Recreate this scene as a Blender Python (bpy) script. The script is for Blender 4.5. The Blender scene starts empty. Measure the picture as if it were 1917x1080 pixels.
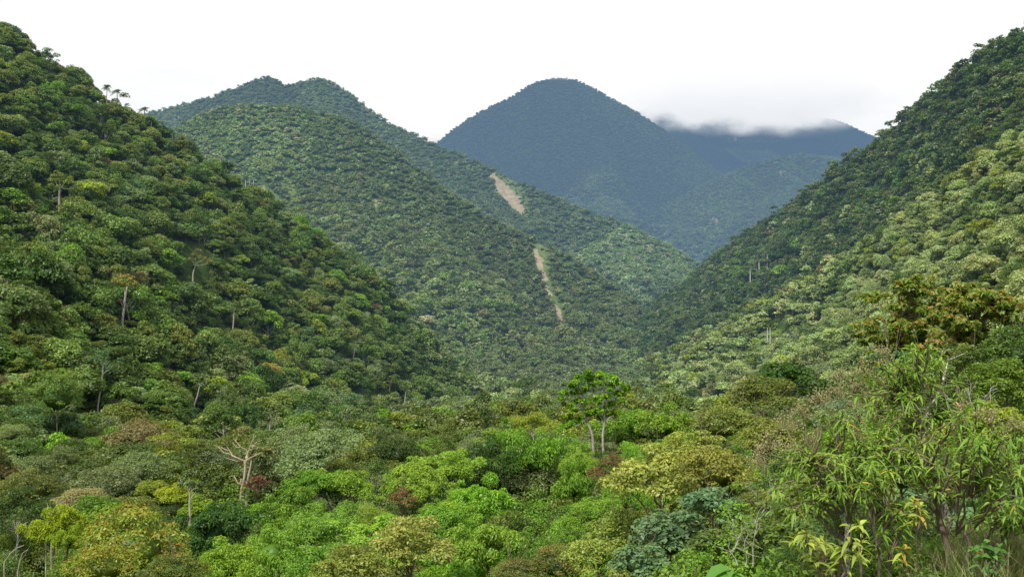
import bpy, math, random
import numpy as np

# ------------------------------------------------------------------ basics
F = 1841.0; U0 = 958.5; V0 = 540.0            # focal length and centre of the photograph, in its pixels
rng = np.random.default_rng(7)
random.seed(7)
scene = bpy.context.scene
col = scene.collection
R = math.radians


def P(u, v, Y):
    return np.array([(u - U0) / F * Y, Y, (V0 - v) / F * Y])


def hash01(ix, iy, seed):
    h = (ix.astype(np.int64) * 374761393 + iy.astype(np.int64) * 668265263 + seed * 1442695041) & 0xFFFFFFFF
    h = ((h ^ (h >> 13)) * 1274126177) & 0xFFFFFFFF
    h = (h ^ (h >> 16)) & 0xFFFFFFFF
    return h / 4294967295.0


def vnoise(x, y, seed=0):
    x = np.asarray(x, float); y = np.asarray(y, float)
    ix = np.floor(x); iy = np.floor(y)
    fx = x - ix; fy = y - iy
    fx = fx * fx * (3 - 2 * fx); fy = fy * fy * (3 - 2 * fy)
    a = hash01(ix, iy, seed); b = hash01(ix + 1, iy, seed)
    c = hash01(ix, iy + 1, seed); d = hash01(ix + 1, iy + 1, seed)
    return (a * (1 - fx) + b * fx) * (1 - fy) + (c * (1 - fx) + d * fx) * fy


def fbm(x, y, seed=0, octv=4):
    s = 0; a = 0.5; t = 0
    for k in range(octv):
        s = s + a * (vnoise(x, y, seed + k * 17) - 0.5); t += a
        x = x * 2.03 + 11.3; y = y * 2.03 + 7.7; a *= 0.5
    return s / t * 2


def sstep(a, b, x):
    t = np.clip((x - a) / (b - a), 0, 1)
    return t * t * (3 - 2 * t)


# ------------------------------------------------------------------ materials
def nodes_of(m):
    m.use_nodes = True
    nt = m.node_tree
    nt.nodes.clear()
    return nt, nt.nodes, nt.links


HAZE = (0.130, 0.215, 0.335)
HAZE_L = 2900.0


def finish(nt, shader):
    """Aerial perspective: haze painted as a bluish glow in each surface, growing with distance from the origin."""
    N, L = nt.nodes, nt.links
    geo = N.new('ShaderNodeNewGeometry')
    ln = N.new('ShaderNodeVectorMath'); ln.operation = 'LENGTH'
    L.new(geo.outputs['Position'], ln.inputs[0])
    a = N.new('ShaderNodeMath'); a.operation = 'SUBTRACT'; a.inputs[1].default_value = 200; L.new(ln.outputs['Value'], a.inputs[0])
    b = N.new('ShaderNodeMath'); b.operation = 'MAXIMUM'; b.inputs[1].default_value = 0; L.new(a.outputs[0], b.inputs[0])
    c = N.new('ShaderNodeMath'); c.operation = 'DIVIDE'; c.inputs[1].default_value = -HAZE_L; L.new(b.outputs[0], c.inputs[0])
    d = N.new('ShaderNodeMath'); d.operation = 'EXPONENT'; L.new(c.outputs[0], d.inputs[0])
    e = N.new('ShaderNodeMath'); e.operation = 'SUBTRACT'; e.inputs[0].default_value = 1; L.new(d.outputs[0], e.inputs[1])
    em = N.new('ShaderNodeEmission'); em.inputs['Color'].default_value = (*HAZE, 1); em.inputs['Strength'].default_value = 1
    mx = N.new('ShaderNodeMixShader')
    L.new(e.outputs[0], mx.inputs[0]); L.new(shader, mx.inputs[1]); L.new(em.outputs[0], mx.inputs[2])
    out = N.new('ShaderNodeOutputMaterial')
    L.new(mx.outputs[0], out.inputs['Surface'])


def mathn(nt, op, a, b):
    n = nt.nodes.new('ShaderNodeMath'); n.operation = op
    for i, x in enumerate((a, b)):
        if x is None: continue
        if isinstance(x, (int, float)): n.inputs[i].default_value = x
        else: nt.links.new(x, n.inputs[i])
    return n.outputs[0]


def make_leaf_material():
    m = bpy.data.materials.new('foliage_leaf')
    nt, N, L = nodes_of(m)
    t1 = N.new('ShaderNodeAttribute'); t1.attribute_type = 'INSTANCER'; t1.attribute_name = 'tint'
    t2 = N.new('ShaderNodeAttribute'); t2.attribute_type = 'INSTANCER'; t2.attribute_name = 'tint_alt'
    lv = N.new('ShaderNodeAttribute'); lv.attribute_name = 'leaf_value'
    al = N.new('ShaderNodeAttribute'); al.attribute_name = 'leaf_alt'
    mix = N.new('ShaderNodeMix'); mix.data_type = 'RGBA'
    L.new(al.outputs['Fac'], mix.inputs['Factor']); L.new(t1.outputs['Color'], mix.inputs['A']); L.new(t2.outputs['Color'], mix.inputs['B'])
    # value per leaf, hue drifting to yellow on the lighter leaves
    val = mathn(nt, 'MULTIPLY_ADD', lv.outputs['Fac'], 0.95)
    val.node.inputs[2].default_value = 0.55
    hsv = N.new('ShaderNodeHueSaturation')
    hue = mathn(nt, 'MULTIPLY_ADD', lv.outputs['Fac'], -0.035); hue.node.inputs[2].default_value = 0.5165
    L.new(hue, hsv.inputs['Hue']); L.new(val, hsv.inputs['Value']); L.new(mix.outputs['Result'], hsv.inputs['Color'])
    dif = N.new('ShaderNodeBsdfDiffuse'); L.new(hsv.outputs['Color'], dif.inputs['Color'])
    tr = N.new('ShaderNodeBsdfTranslucent')
    tcol = N.new('ShaderNodeMix'); tcol.data_type = 'RGBA'; tcol.blend_type = 'MULTIPLY'; tcol.inputs['Factor'].default_value = 1
    L.new(hsv.outputs['Color'], tcol.inputs['A']); tcol.inputs['B'].default_value = (1.35, 1.35, 0.6, 1)
    L.new(tcol.outputs['Result'], tr.inputs['Color'])
    m1 = N.new('ShaderNodeMixShader'); m1.inputs[0].default_value = 0.30
    L.new(dif.outputs[0], m1.inputs[1]); L.new(tr.outputs[0], m1.inputs[2])
    gl = N.new('ShaderNodeBsdfGlossy'); gl.inputs['Roughness'].default_value = 0.38; gl.inputs['Color'].default_value = (0.9, 0.95, 1, 1)
    m2 = N.new('ShaderNodeMixShader'); m2.inputs[0].default_value = 0.014
    L.new(m1.outputs[0], m2.inputs[1]); L.new(gl.outputs[0], m2.inputs[2])
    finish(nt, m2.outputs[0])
    return m


def make_bark(name, c1, c2, scale=3.0, contrast=0.5):
    m = bpy.data.materials.new(name)
    nt, N, L = nodes_of(m)
    tc = N.new('ShaderNodeTexCoord')
    mp = N.new('ShaderNodeMapping'); mp.inputs['Scale'].default_value = (scale, scale, scale * 0.5)
    L.new(tc.outputs['Object'], mp.inputs[0])
    ns = N.new('ShaderNodeTexNoise'); ns.inputs['Scale'].default_value = 4; ns.inputs['Detail'].default_value = 5; ns.inputs['Roughness'].default_value = 0.7
    L.new(mp.outputs[0], ns.inputs[0])
    rp = N.new('ShaderNodeValToRGB')
    rp.color_ramp.elements[0].position = 0.5 - contrast * 0.3; rp.color_ramp.elements[0].color = (*c1, 1)
    rp.color_ramp.elements[1].position = 0.5 + contrast * 0.3; rp.color_ramp.elements[1].color = (*c2, 1)
    L.new(ns.outputs[0], rp.inputs[0])
    d = N.new('ShaderNodeBsdfDiffuse'); L.new(rp.outputs[0], d.inputs[0])
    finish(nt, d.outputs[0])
    return m


def make_ground_material():
    """Undergrowth, grass and bare soil on the terrain, mixed by the 'soil' and 'grass' attributes of its vertices."""
    m = bpy.data.materials.new('terrain_surface')
    nt, N, L = nodes_of(m)
    geo = N.new('ShaderNodeNewGeometry')
    n1 = N.new('ShaderNodeTexNoise'); n1.inputs['Scale'].default_value = 0.12; n1.inputs['Detail'].default_value = 9; n1.inputs['Roughness'].default_value = 0.75
    L.new(geo.outputs['Position'], n1.inputs['Vector'])
    n2 = N.new('ShaderNodeTexNoise'); n2.inputs['Scale'].default_value = 1.7; n2.inputs['Detail'].default_value = 6; n2.inputs['Roughness'].default_value = 0.7
    L.new(geo.outputs['Position'], n2.inputs['Vector'])

    def ramp(src, stops):
        r = N.new('ShaderNodeValToRGB')
        e = r.color_ramp.elements
        while len(e) < len(stops): e.new(0.5)
        for k, (p, c) in enumerate(stops):
            e[k].position = p; e[k].color = (*c, 1)
        L.new(src, r.inputs[0])
        return r.outputs[0]
    under = ramp(n1.outputs[0], [(0.3, (0.022, 0.042, 0.012)), (0.5, (0.050, 0.085, 0.022)), (0.72, (0.09, 0.13, 0.035))])
    grass = ramp(n1.outputs[0], [(0.3, (0.06, 0.10, 0.03)), (0.5, (0.105, 0.155, 0.05)), (0.7, (0.17, 0.20, 0.08))])
    soil = ramp(n1.outputs[0], [(0.28, (0.17, 0.13, 0.08)), (0.5, (0.30, 0.245, 0.165)), (0.7, (0.42, 0.37, 0.27))])
    so = N.new('ShaderNodeAttribute'); so.attribute_name = 'soil'
    gr = N.new('ShaderNodeAttribute'); gr.attribute_name = 'grass'

    def edge(fac):
        x = mathn(nt, 'ADD', fac, mathn(nt, 'MULTIPLY', mathn(nt, 'SUBTRACT', n1.outputs[0], 0.5), 1.3))
        s = N.new('ShaderNodeMapRange'); s.inputs['From Min'].default_value = 0.35; s.inputs['From Max'].default_value = 0.6
        L.new(x, s.inputs[0])
        return s.outputs[0]
    a = N.new('ShaderNodeMix'); a.data_type = 'RGBA'; L.new(edge(gr.outputs['Fac']), a.inputs['Factor']); L.new(under, a.inputs['A']); L.new(grass, a.inputs['B'])
    b = N.new('ShaderNodeMix'); b.data_type = 'RGBA'; L.new(edge(so.outputs['Fac']), b.inputs['Factor']); L.new(a.outputs['Result'], b.inputs['A']); L.new(soil, b.inputs['B'])
    d = N.new('ShaderNodeBsdfDiffuse'); L.new(b.outputs['Result'], d.inputs[0])
    bp = N.new('ShaderNodeBump'); bp.inputs['Strength'].default_value = 0.6; bp.inputs['Distance'].default_value = 1.2
    L.new(n2.outputs[0], bp.inputs['Height']); L.new(bp.outputs[0], d.inputs['Normal'])
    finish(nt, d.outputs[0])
    return m


LEAF = make_leaf_material()
BARK_PALE = make_bark('pale_bark', (0.16, 0.14, 0.11), (0.50, 0.47, 0.41), 1.2, 0.7)
BARK_BROWN = make_bark('brown_bark', (0.085, 0.065, 0.045), (0.23, 0.185, 0.13), 1.2, 0.8)
BARK_SPECK = make_bark('speckled_bark', (0.07, 0.055, 0.045), (0.58, 0.54, 0.47), 14.0, 0.25)
BARK_DEAD = make_bark('bare_wood', (0.22, 0.165, 0.10), (0.52, 0.44, 0.32), 0.8, 0.8)
CONCRETE = make_bark('pole_concrete', (0.42, 0.40, 0.36), (0.62, 0.59, 0.54), 1.0, 0.8)
GROUND = make_ground_material()


# ------------------------------------------------------------------ mesh collecting
class MB:
    def __init__(s):
        s.v = []; s.f4 = []; s.lv = []; s.al = []; s.mi = []; s.n = 0

    def quads(s, v, f, lv=0.5, al=0.0, mi=0):
        v = np.asarray(v, float).reshape(-1, 3); f = np.asarray(f, np.int64).reshape(-1, 4)
        s.v.append(v); s.f4.append(f + s.n); s.n += len(v)
        k = len(f)
        s.lv.append(np.broadcast_to(np.asarray(lv, float), (k,)).copy())
        s.al.append(np.broadcast_to(np.asarray(al, float), (k,)).copy())
        s.mi.append(np.full(k, mi, np.int32))

    def add(s, o, mi=None):
        for v, f, l, a, m in zip(o.v, o.f4, o.lv, o.al, o.mi):
            pass
        V, Fc, lv, al, m_ = o.arrays()
        s.v.append(V); s.f4.append(Fc + s.n); s.n += len(V)
        s.lv.append(lv); s.al.append(al); s.mi.append(m_ if mi is None else np.full(len(Fc), mi, np.int32))

    def arrays(s):
        return (np.concatenate(s.v), np.concatenate(s.f4), np.concatenate(s.lv), np.concatenate(s.al), np.concatenate(s.mi))

    def mesh(s, name, mats, smooth=False):
        V, Fc, lv, al, mi = s.arrays()
        me = bpy.data.meshes.new(name)
        nv, nf = len(V), len(Fc)
        me.vertices.add(nv); me.vertices.foreach_set('co', V.astype(np.float32).ravel())
        me.loops.add(nf * 4); me.loops.foreach_set('vertex_index', Fc.astype(np.int32).ravel())
        me.polygons.add(nf)
        me.polygons.foreach_set('loop_start', np.arange(nf, dtype=np.int32) * 4)
        me.polygons.foreach_set('material_index', mi)
        a = me.attributes.new('leaf_value', 'FLOAT', 'FACE'); a.data.foreach_set('value', lv.astype(np.float32))
        a = me.attributes.new('leaf_alt', 'FLOAT', 'FACE'); a.data.foreach_set('value', al.astype(np.float32))
        for m in mats: me.materials.append(m)
        me.update(calc_edges=True)
        if smooth: me.polygons.foreach_set('use_smooth', np.ones(nf, bool))
        return me


def unit(a):
    return a / np.maximum(np.linalg.norm(a, axis=-1, keepdims=True), 1e-9)


def leaves(mb, pos, nrm, tang, L, W, lv, al=0.0, fold=0.12):
    """Small folded rhombic leaves."""
    n = unit(nrm); t = tang - (tang * n).sum(1, keepdims=True) * n
    t = unit(t); b = np.cross(n, t)
    L = np.broadcast_to(L, (len(pos),))[:, None]; W = np.broadcast_to(W, (len(pos),))[:, None]
    v = np.stack([pos - t * L * .5 - n * L * fold, pos + b * W * .5 - t * L * .05, pos + t * L * .5 - n * L * fold, pos - b * W * .5 - t * L * .05], 1)
    k = len(pos)
    mb.quads(v.reshape(-1, 3), np.arange(k * 4).reshape(-1, 4), lv, al)


def tube(mb, pts, rad, sides=6, mi=0, lv=0.5):
    pts = np.asarray(pts, float); rad = np.broadcast_to(rad, (len(pts),))
    d = np.gradient(pts, axis=0); d = unit(d)
    ref = np.array([0.31, 0.95, 0.05])
    a = unit(np.cross(d, ref)); b = np.cross(d, a)
    th = np.linspace(0, 2 * np.pi, sides, endpoint=False)
    ring = pts[:, None] + rad[:, None, None] * (np.cos(th)[None, :, None] * a[:, None] + np.sin(th)[None, :, None] * b[:, None])
    n = len(pts)
    i = np.arange(n - 1)[:, None] * sides; j = np.arange(sides)[None]; j2 = (j + 1) % sides
    f = np.stack([i + j, i + j2, i + sides + j2, i + sides + j], -1).reshape(-1, 4)
    mb.quads(ring.reshape(-1, 3), f, lv, 0, mi)
    if sides == 6:                                     # close the top
        top = (n - 1) * 6
        mb.quads(ring[-1], [[0, 1, 2, 5], [5, 2, 3, 4]], lv, 0, mi)


def wob(g, a, b, n, amp, sag=0.0):
    a = np.asarray(a, float); b = np.asarray(b, float)
    t = np.linspace(0, 1, n)[:, None]
    p = a + (b - a) * t
    w = g.normal(size=(n, 3)) * amp; w[0] = 0; w[-1] = 0
    p = p + w; p[:, 2] += sag * np.sin(np.pi * t[:, 0])
    return p


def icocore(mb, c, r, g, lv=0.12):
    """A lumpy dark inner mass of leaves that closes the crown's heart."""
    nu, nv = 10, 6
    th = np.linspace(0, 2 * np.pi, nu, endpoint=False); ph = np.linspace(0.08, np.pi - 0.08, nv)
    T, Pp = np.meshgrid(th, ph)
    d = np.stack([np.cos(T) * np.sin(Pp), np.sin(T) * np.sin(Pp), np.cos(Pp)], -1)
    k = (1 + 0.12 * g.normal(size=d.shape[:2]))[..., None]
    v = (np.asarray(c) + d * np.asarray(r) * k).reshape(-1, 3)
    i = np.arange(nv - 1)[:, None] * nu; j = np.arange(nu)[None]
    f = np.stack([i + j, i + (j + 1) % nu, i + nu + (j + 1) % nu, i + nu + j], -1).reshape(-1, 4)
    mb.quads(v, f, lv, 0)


def puff(mb, g, c, r, n, L, asp=0.5, flat=0.7, droop=0.0, align=0.55, under=0.25, alt=0.0, alt_top=True, lvoff=0.0):
    """A clump of leaves over a branch tip: leaves on the clump's upper shell, turned outward, up and at random."""
    d = unit(g.normal(size=(n, 3)))
    lo = d[:, 2] < -under
    d[lo, 2] *= -1
    rr = r * (0.55 + 0.5 * g.random(n) ** 0.6)
    pos = np.asarray(c) + d * rr[:, None] * np.array([1, 1, flat])
    nr = unit(d * align + np.array([0, 0, 0.45]) + g.normal(size=(n, 3)) * 0.42)
    tg = d * 0.8 + g.normal(size=(n, 3)) * 0.7 + np.array([0, 0, -droop])
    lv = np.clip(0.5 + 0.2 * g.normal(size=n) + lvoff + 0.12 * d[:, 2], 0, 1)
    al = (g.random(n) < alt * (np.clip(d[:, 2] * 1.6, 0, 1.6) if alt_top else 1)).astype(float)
    LL = L * (0.7 + 0.6 * g.random(n))
    leaves(mb, pos, nr, tg, LL, LL * asp, lv, al)


def puff_centres(g, style, n):
    """Where the clumps of a crown of radius 1 sit, crown base at z = 0."""
    out = []
    if style == 'dome':
        for k in range(n):
            z = 1 - (k + .5) / n * 1.12; ph = k * 2.39996 + g.random() * .5
            s = math.sqrt(max(0, 1 - z * z)); q = 0.80 + 0.25 * g.random()
            out.append((s * math.cos(ph) * q * .82, s * math.sin(ph) * q * .82, 0.28 + z * q * 0.78))
    elif style == 'umbrella':
        for k in range(n):
            r = math.sqrt((k + .5) / n) * .88; ph = k * 2.39996 + g.random() * .6
            out.append((r * math.cos(ph), r * math.sin(ph), 0.52 - 0.42 * r * r + g.normal() * .09))
    elif style == 'layer':
        lay = 4
        for k in range(n):
            l = int(k * lay / n); zz = 0.15 + 0.36 * l
            rm = (0.9, 0.85, .62, .3)[l]; r = rm * math.sqrt(g.random()); ph = g.random() * 6.283
            out.append((r * math.cos(ph), r * math.sin(ph), zz + g.normal() * .05))
    elif style == 'loose':
        for k in range(n):
            d = unit(g.normal(size=3)); d[2] = abs(d[2]) * 1.1 - .2
            q = 0.55 + 0.5 * g.random()
            out.append((d[0] * q * .9, d[1] * q * .9, .45 + d[2] * q * .85))
    elif style == 'column':
        for k in range(n):
            z = g.random(); ph = k * 2.4; s = math.sin(math.pi * (0.12 + .8 * z)) ** .7 * .62
            out.append((s * math.cos(ph), s * math.sin(ph), 0.1 + z * 1.75))
    elif style == 'mound':
        lob = unit(g.normal(size=(5, 3))); lob[:, 2] = np.abs(lob[:, 2])
        for k in range(n):
            d = unit(g.normal(size=3)); d[2] = abs(d[2])
            q = .45 + .55 * max(0, float((lob @ d).max()) - .45) / .55 + .2 * g.normal()
            out.append((d[0] * q, d[1] * q, d[2] * q * .85))
    return np.array(out)


def make_crown(seed, style, npuff, pr, nleaf, L, asp=.5, flat=.65, droop=.1, core=True, alt=0., under=.25, align=.55):
    g = np.random.default_rng(seed)
    mb = MB()
    cs = puff_centres(g, style, npuff)
    for c in cs:
        r = pr * (.55 + .9 * g.random() ** 1.4)
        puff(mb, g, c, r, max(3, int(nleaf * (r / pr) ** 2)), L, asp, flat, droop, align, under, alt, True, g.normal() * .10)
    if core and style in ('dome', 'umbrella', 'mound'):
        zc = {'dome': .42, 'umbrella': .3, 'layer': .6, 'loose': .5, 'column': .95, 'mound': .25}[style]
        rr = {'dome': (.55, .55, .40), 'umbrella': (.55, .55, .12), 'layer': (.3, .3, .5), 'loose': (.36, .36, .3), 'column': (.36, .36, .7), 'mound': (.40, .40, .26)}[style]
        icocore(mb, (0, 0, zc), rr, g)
    return mb, cs


def make_trunk(seed, cs, length=2.6, r=.06, lean=.1, limbs=6, sides=6):
    g = np.random.default_rng(seed + 999)
    mb = MB()
    top = np.array([g.normal() * lean * .3, g.normal() * lean * .3, .35])
    base = np.array([g.normal() * lean * 2, g.normal() * lean * 2, -length])
    tube(mb, wob(g, base, top, 7, .025), np.linspace(r * 1.3, r * .6, 7), sides)
    idx = g.permutation(len(cs))[:limbs]
    for i in idx:
        z0 = -0.25 + .5 * g.random()
        st = base + (top - base) * ((z0 + length) / (.35 + length))
        tube(mb, wob(g, st, cs[i] * np.array([.9, .9, .85]), 5, .03, -.03), np.linspace(r * .55, r * .15, 5), 5)
    return mb


class Proto:
    def __init__(s, name, crown_mb, trunk_mb, bark):
        s.name = name
        s.crown = crown_mb.mesh(name + '_crown', [LEAF])
        s.trunk = trunk_mb.mesh(name + '_trunk', [bark], True) if trunk_mb else None
        j = MB(); j.add(crown_mb, 0)
        if trunk_mb: j.add(trunk_mb, 1)
        s.joined = (j, bark)


def proto(name, seed, style, npuff, pr, nleaf, L, bark=None, trunk=True, tl=2.6, tr=.05, limbs=6, **k):
    mb, cs = make_crown(seed, style, npuff, pr, nleaf, L, **k)
    tb = make_trunk(seed, cs, tl, tr, limbs=limbs) if trunk else None
    return Proto(name, mb, tb, bark or BARK_BROWN)


# ------------------------------------------------------------------ terrain functions
UG = np.arange(-1600, 3600, 4.0)


def smooth(a, n):
    if n < 2: return a
    k = np.hanning(n + 2)[1:-1]; k /= k.sum()
    return np.convolve(np.pad(a, (n // 2, n - 1 - n // 2), 'edge'), k, 'valid')


class Hill:
    def __init__(s, name, tab, canopy, p=1.0, back=.55, nz=(0, 100, 1), toe=.7, sm=5):
        t = np.array(tab, float); s.name = name
        s.vc = smooth(np.interp(UG, t[:, 0], t[:, 1]), sm); s.Dc = smooth(np.interp(UG, t[:, 0], t[:, 2]), 25)
        s.vb = smooth(np.interp(UG, t[:, 0], t[:, 3]), 25); s.Db = smooth(np.interp(UG, t[:, 0], t[:, 4]), 25)
        s.canopy = canopy; s.p = p; s.back = back; s.nz = nz; s.toe = toe

    def par(s, u):
        i = lambda a: np.interp(u, UG, a)
        Dc = i(s.Dc); Db = i(s.Db)
        return Dc, (V0 - i(s.vc)) / F - s.canopy / Dc, Db, (V0 - i(s.vb)) / F - s.canopy / Db

    def ridge(s, u, Y):
        amp, sc, seed = s.nz
        x = (u - U0) / F * Y
        wx = x + 0.5 * sc * fbm(x / sc, Y / sc, seed + 5, 3)
        return 1 - np.abs(fbm(wx / sc, Y / (sc * 2.6), seed, 4)) * 2.2

    def z(s, u, Y):
        Dc, Tc, Db, Tb = s.par(u)
        w = (Y - Db) / (Dc - Db); wc = np.clip(w, 0, 1)
        Yc = np.clip(Y, Db, Dc)
        z = Yc * (Tb + (Tc - Tb) * wc ** s.p)
        z = np.where(w < 0, z - s.toe * (Db - Y), z)
        z = np.where(w > 1, z - s.back * (Y - Dc), z)
        amp, sc, seed = s.nz
        if amp:
            n = s.ridge(u, Y)
            z = z + amp * (np.minimum(n, .95) - .95) * np.sin(np.pi * wc) ** .7
        return z, w


# crest line and foot line of each hill: u, v of the tree tops, distance, v of the foot, distance of the foot
LEFT_HILL = Hill('hill', [
    (-1500, -420, 330, 900, 90), (-400, -130, 335, 870, 105), (0, 38, 345, 862, 128), (60, 78, 350, 858, 133), (100, 112, 353, 856, 138), (150, 142, 358, 853, 145),
    (200, 185, 362, 850, 152), (240, 205, 367, 847, 158), (280, 226, 372, 845, 165), (350, 272, 380, 838, 178), (420, 318, 388, 832, 192), (480, 352, 395, 826, 206),
    (560, 412, 404, 818, 228), (640, 472, 414, 808, 255), (700, 520, 424, 802, 280), (760, 580, 436, 796, 310), (820, 644, 450, 790, 345), (870, 702, 462, 784, 380),
    (910, 750, 470, 782, 410), (950, 800, 480, 800, 420), (1100, 1000, 480, 900, 420), (3500, 2500, 480, 1200, 420)], 4.3, .92, nz=(11, 70, 3))
RIGHT_HILL = Hill('hill', [
    (-1500, 1800, 1000, 900, 640), (900, 880, 980, 800, 640), (1000, 770, 960, 740, 640), (1060, 708, 950, 715, 640), (1120, 664, 940, 708, 620), (1170, 624, 930, 706, 600), (1210, 578, 920, 705, 580), (1240, 548, 910, 704, 560),
    (1290, 516, 890, 702, 530), (1340, 472, 860, 700, 495), (1400, 426, 820, 698, 455), (1440, 406, 790, 697, 430), (1500, 362, 745, 696, 395), (1560, 316, 700, 695, 360),
    (1640, 256, 640, 694, 315), (1700, 206, 595, 692, 285), (1740, 170, 568, 690, 270), (1800, 116, 530, 688, 245), (1860, 72, 495, 686, 225), (1917, 50, 465, 684, 208), (2300, -180, 340, 680, 150), (3500, -500, 250, 680, 120)], 5.5, .95, nz=(16, 110, 11))
RIGHT_SPUR = Hill('hill', [
    (-1500, 1800, 600, 1000, 500), (1080, 770, 660, 760, 600), (1150, 692, 650, 708, 575), (1250, 652, 600, 706, 495), (1350, 604, 545, 704, 405), (1450, 548, 500, 702, 335), (1550, 488, 455, 700, 280),
    (1650, 430, 415, 698, 240), (1750, 356, 380, 694, 210), (1850, 280, 350, 690, 190), (1917, 232, 330, 688, 175), (2300, 20, 260, 684, 130), (3500, -200, 200, 684, 110)], 6.0, 1.0, back=.35, nz=(12, 80, 23))
MID_HILL = Hill('hill', [
    (-1500, 500, 1300, 760, 600), (100, 330, 1200, 760, 600), (250, 262, 1150, 760, 600), (340, 226, 1120, 758, 600), (400, 197, 1100, 755, 600), (480, 190, 1090, 750, 600), (560, 194, 1080, 746, 600), (640, 212, 1070, 742, 600), (700, 247, 1060, 738, 600),
    (760, 292, 1045, 734, 600), (820, 334, 1030, 730, 600), (870, 371, 1015, 727, 600), (920, 402, 1000, 724, 600), (980, 432, 985, 722, 600), (1040, 458, 970, 718, 600), (1080, 478, 960, 715, 605),
    (1120, 507, 945, 712, 610), (1160, 534, 930, 708, 615), (1200, 566, 915, 706, 620), (1240, 600, 905, 706, 620), (1300, 680, 900, 730, 620), (3500, 2500, 900, 1500, 620)], 6.5, .92, nz=(34, 200, 31))
FAR_RIDGE = Hill('hill', [
    (-1500, 420, 2200, 640, 1050), (0, 300, 2150, 640, 1050), (200, 232, 2100, 640, 1050), (280, 207, 2050, 640, 1050), (330, 196, 2020, 640, 1050), (400, 177, 2000, 640, 1050), (440, 160, 2000, 640, 1050), (470, 150, 2000, 640, 1050), (498, 139, 2000, 640, 1050), (512, 143, 1990, 640, 1050), (535, 158, 1960, 640, 1050), (548, 155, 1930, 640, 1050),
    (572, 146, 1900, 640, 1050), (600, 142, 1880, 640, 1050), (622, 150, 1860, 640, 1050), (650, 168, 1830, 640, 1050), (700, 208, 1790, 640, 1050), (740, 232, 1760, 640, 1050), (780, 250, 1730, 640, 1050), (830, 272, 1690, 640, 1050), (900, 300, 1640, 640, 1050),
    (950, 325, 1600, 640, 1050), (1000, 346, 1560, 640, 1050), (1060, 372, 1520, 640, 1050), (1120, 396, 1480, 640, 1050), (1180, 418, 1440, 640, 1050), (1230, 444, 1410, 640, 1050), (1280, 470, 1385, 640, 1050), (1315, 494, 1370, 640, 1050), (1400, 570, 1340, 660, 1050), (3500, 2500, 1340, 1600, 1050)], 7.0, .95, nz=(55, 260, 41), sm=3)
MOUNTAIN = Hill('mountain', [
    (-1500, 700, 4800, 640, 2600), (600, 420, 4700, 600, 2600), (760, 302, 4650, 600, 2600), (822, 262, 4620, 600, 2600), (850, 238, 4600, 600, 2600), (900, 206, 4580, 600, 2600), (960, 178, 4560, 600, 2600), (985, 160, 4560, 600, 2600), (1010, 149, 4560, 600, 2600), (1048, 143, 4560, 600, 2600),
    (1078, 148, 4560, 600, 2600), (1100, 158, 4560, 600, 2600), (1140, 180, 4580, 600, 2600), (1190, 206, 4600, 600, 2600), (1250, 246, 4620, 600, 2600), (1330, 310, 4500, 600, 2600), (1420, 370, 4300, 600, 2600), (1560, 460, 4200, 600, 2600), (3500, 1600, 4200, 1400, 2600)], 10.0, 1.0, nz=(260, 560, 57), sm=3)
FRONT_RANGE = Hill('mountain', [
    (-1500, 900, 3900, 640, 2600), (1000, 560, 3900, 600, 2600), (1150, 470, 3850, 600, 2600), (1180, 435, 3850, 600, 2600), (1240, 385, 3850, 600, 2600), (1330, 335, 3850, 600, 2600), (1420, 300, 3850, 600, 2600), (1500, 285, 3850, 600, 2600), (1560, 288, 3850, 600, 2600), (1700, 320, 3850, 600, 2600), (2200, 380, 3800, 600, 2600), (3500, 500, 3800, 640, 2600)], 10.0, 1.05, nz=(150, 480, 63), sm=9)
BACK_RANGE = Hill('mountain', [
    (-1500, 500, 6600, 600, 4000), (700, 300, 6600, 560, 4000), (760, 246, 6600, 560, 4000), (800, 243, 6600, 560, 4000), (860, 262, 6400, 560, 4000), (1100, 240, 6100, 560, 4000), (1200, 206, 6000, 560, 4000), (1260, 178, 6000, 560, 4000), (1320, 196, 6000, 560, 4000), (1360, 186, 5950, 560, 4000), (1395, 214, 5900, 560, 4000), (1440, 205, 5900, 560, 4000),
    (1500, 216, 5900, 560, 4000), (1560, 222, 5900, 560, 4000), (1585, 231, 5900, 560, 4000), (1610, 243, 5900, 560, 4000), (1640, 256, 5900, 560, 4000), (1720, 290, 5900, 560, 4000), (2200, 330, 5800, 560, 4000), (3500, 450, 5800, 600, 4000)], 10.0, 1.0, nz=(240, 650, 71), sm=3)
HILLS = [LEFT_HILL, RIGHT_HILL, RIGHT_SPUR, MID_HILL, FAR_RIDGE, MOUNTAIN, FRONT_RANGE, BACK_RANGE]

GU = np.array([-300, 600, 1000, 1300, 1500, 1700, 1917, 2300], float)
GY = np.array([0.5, 5, 9, 15, 25, 40, 60, 90, 130, 250, 450, 650, 1000, 2000, 4000, 12000], float)
GZ = np.array([
    [-2.4] * 8, [-2.7, -2.7, -2.6, -2.5, -2.4, -2.4, -2.4, -2.4], [-5.5, -5.5, -5, -3.9, -3.1, -2.8, -2.52, -2.4], [-9.5, -9.5, -8.5, -6.4, -5.2, -4.5, -4.1, -3.6],
    [-14.5, -14.5, -12.8, -9.8, -8, -6.8, -6, -5], [-18, -17.5, -16, -14, -11.5, -9.8, -9, -8], [-21, -21, -21, -19, -16, -14, -12.5, -11], [-24, -25, -25, -23, -20.5, -18, -16.5, -15],
    [-29, -29, -27.5, -26, -24.5, -22, -20, -19], [-41, -41, -40, -39, -37, -35, -33, -32], [-57] * 8, [-68] * 8, [-90] * 8, [-120] * 8, [-150] * 8, [-220] * 8], float)


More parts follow.
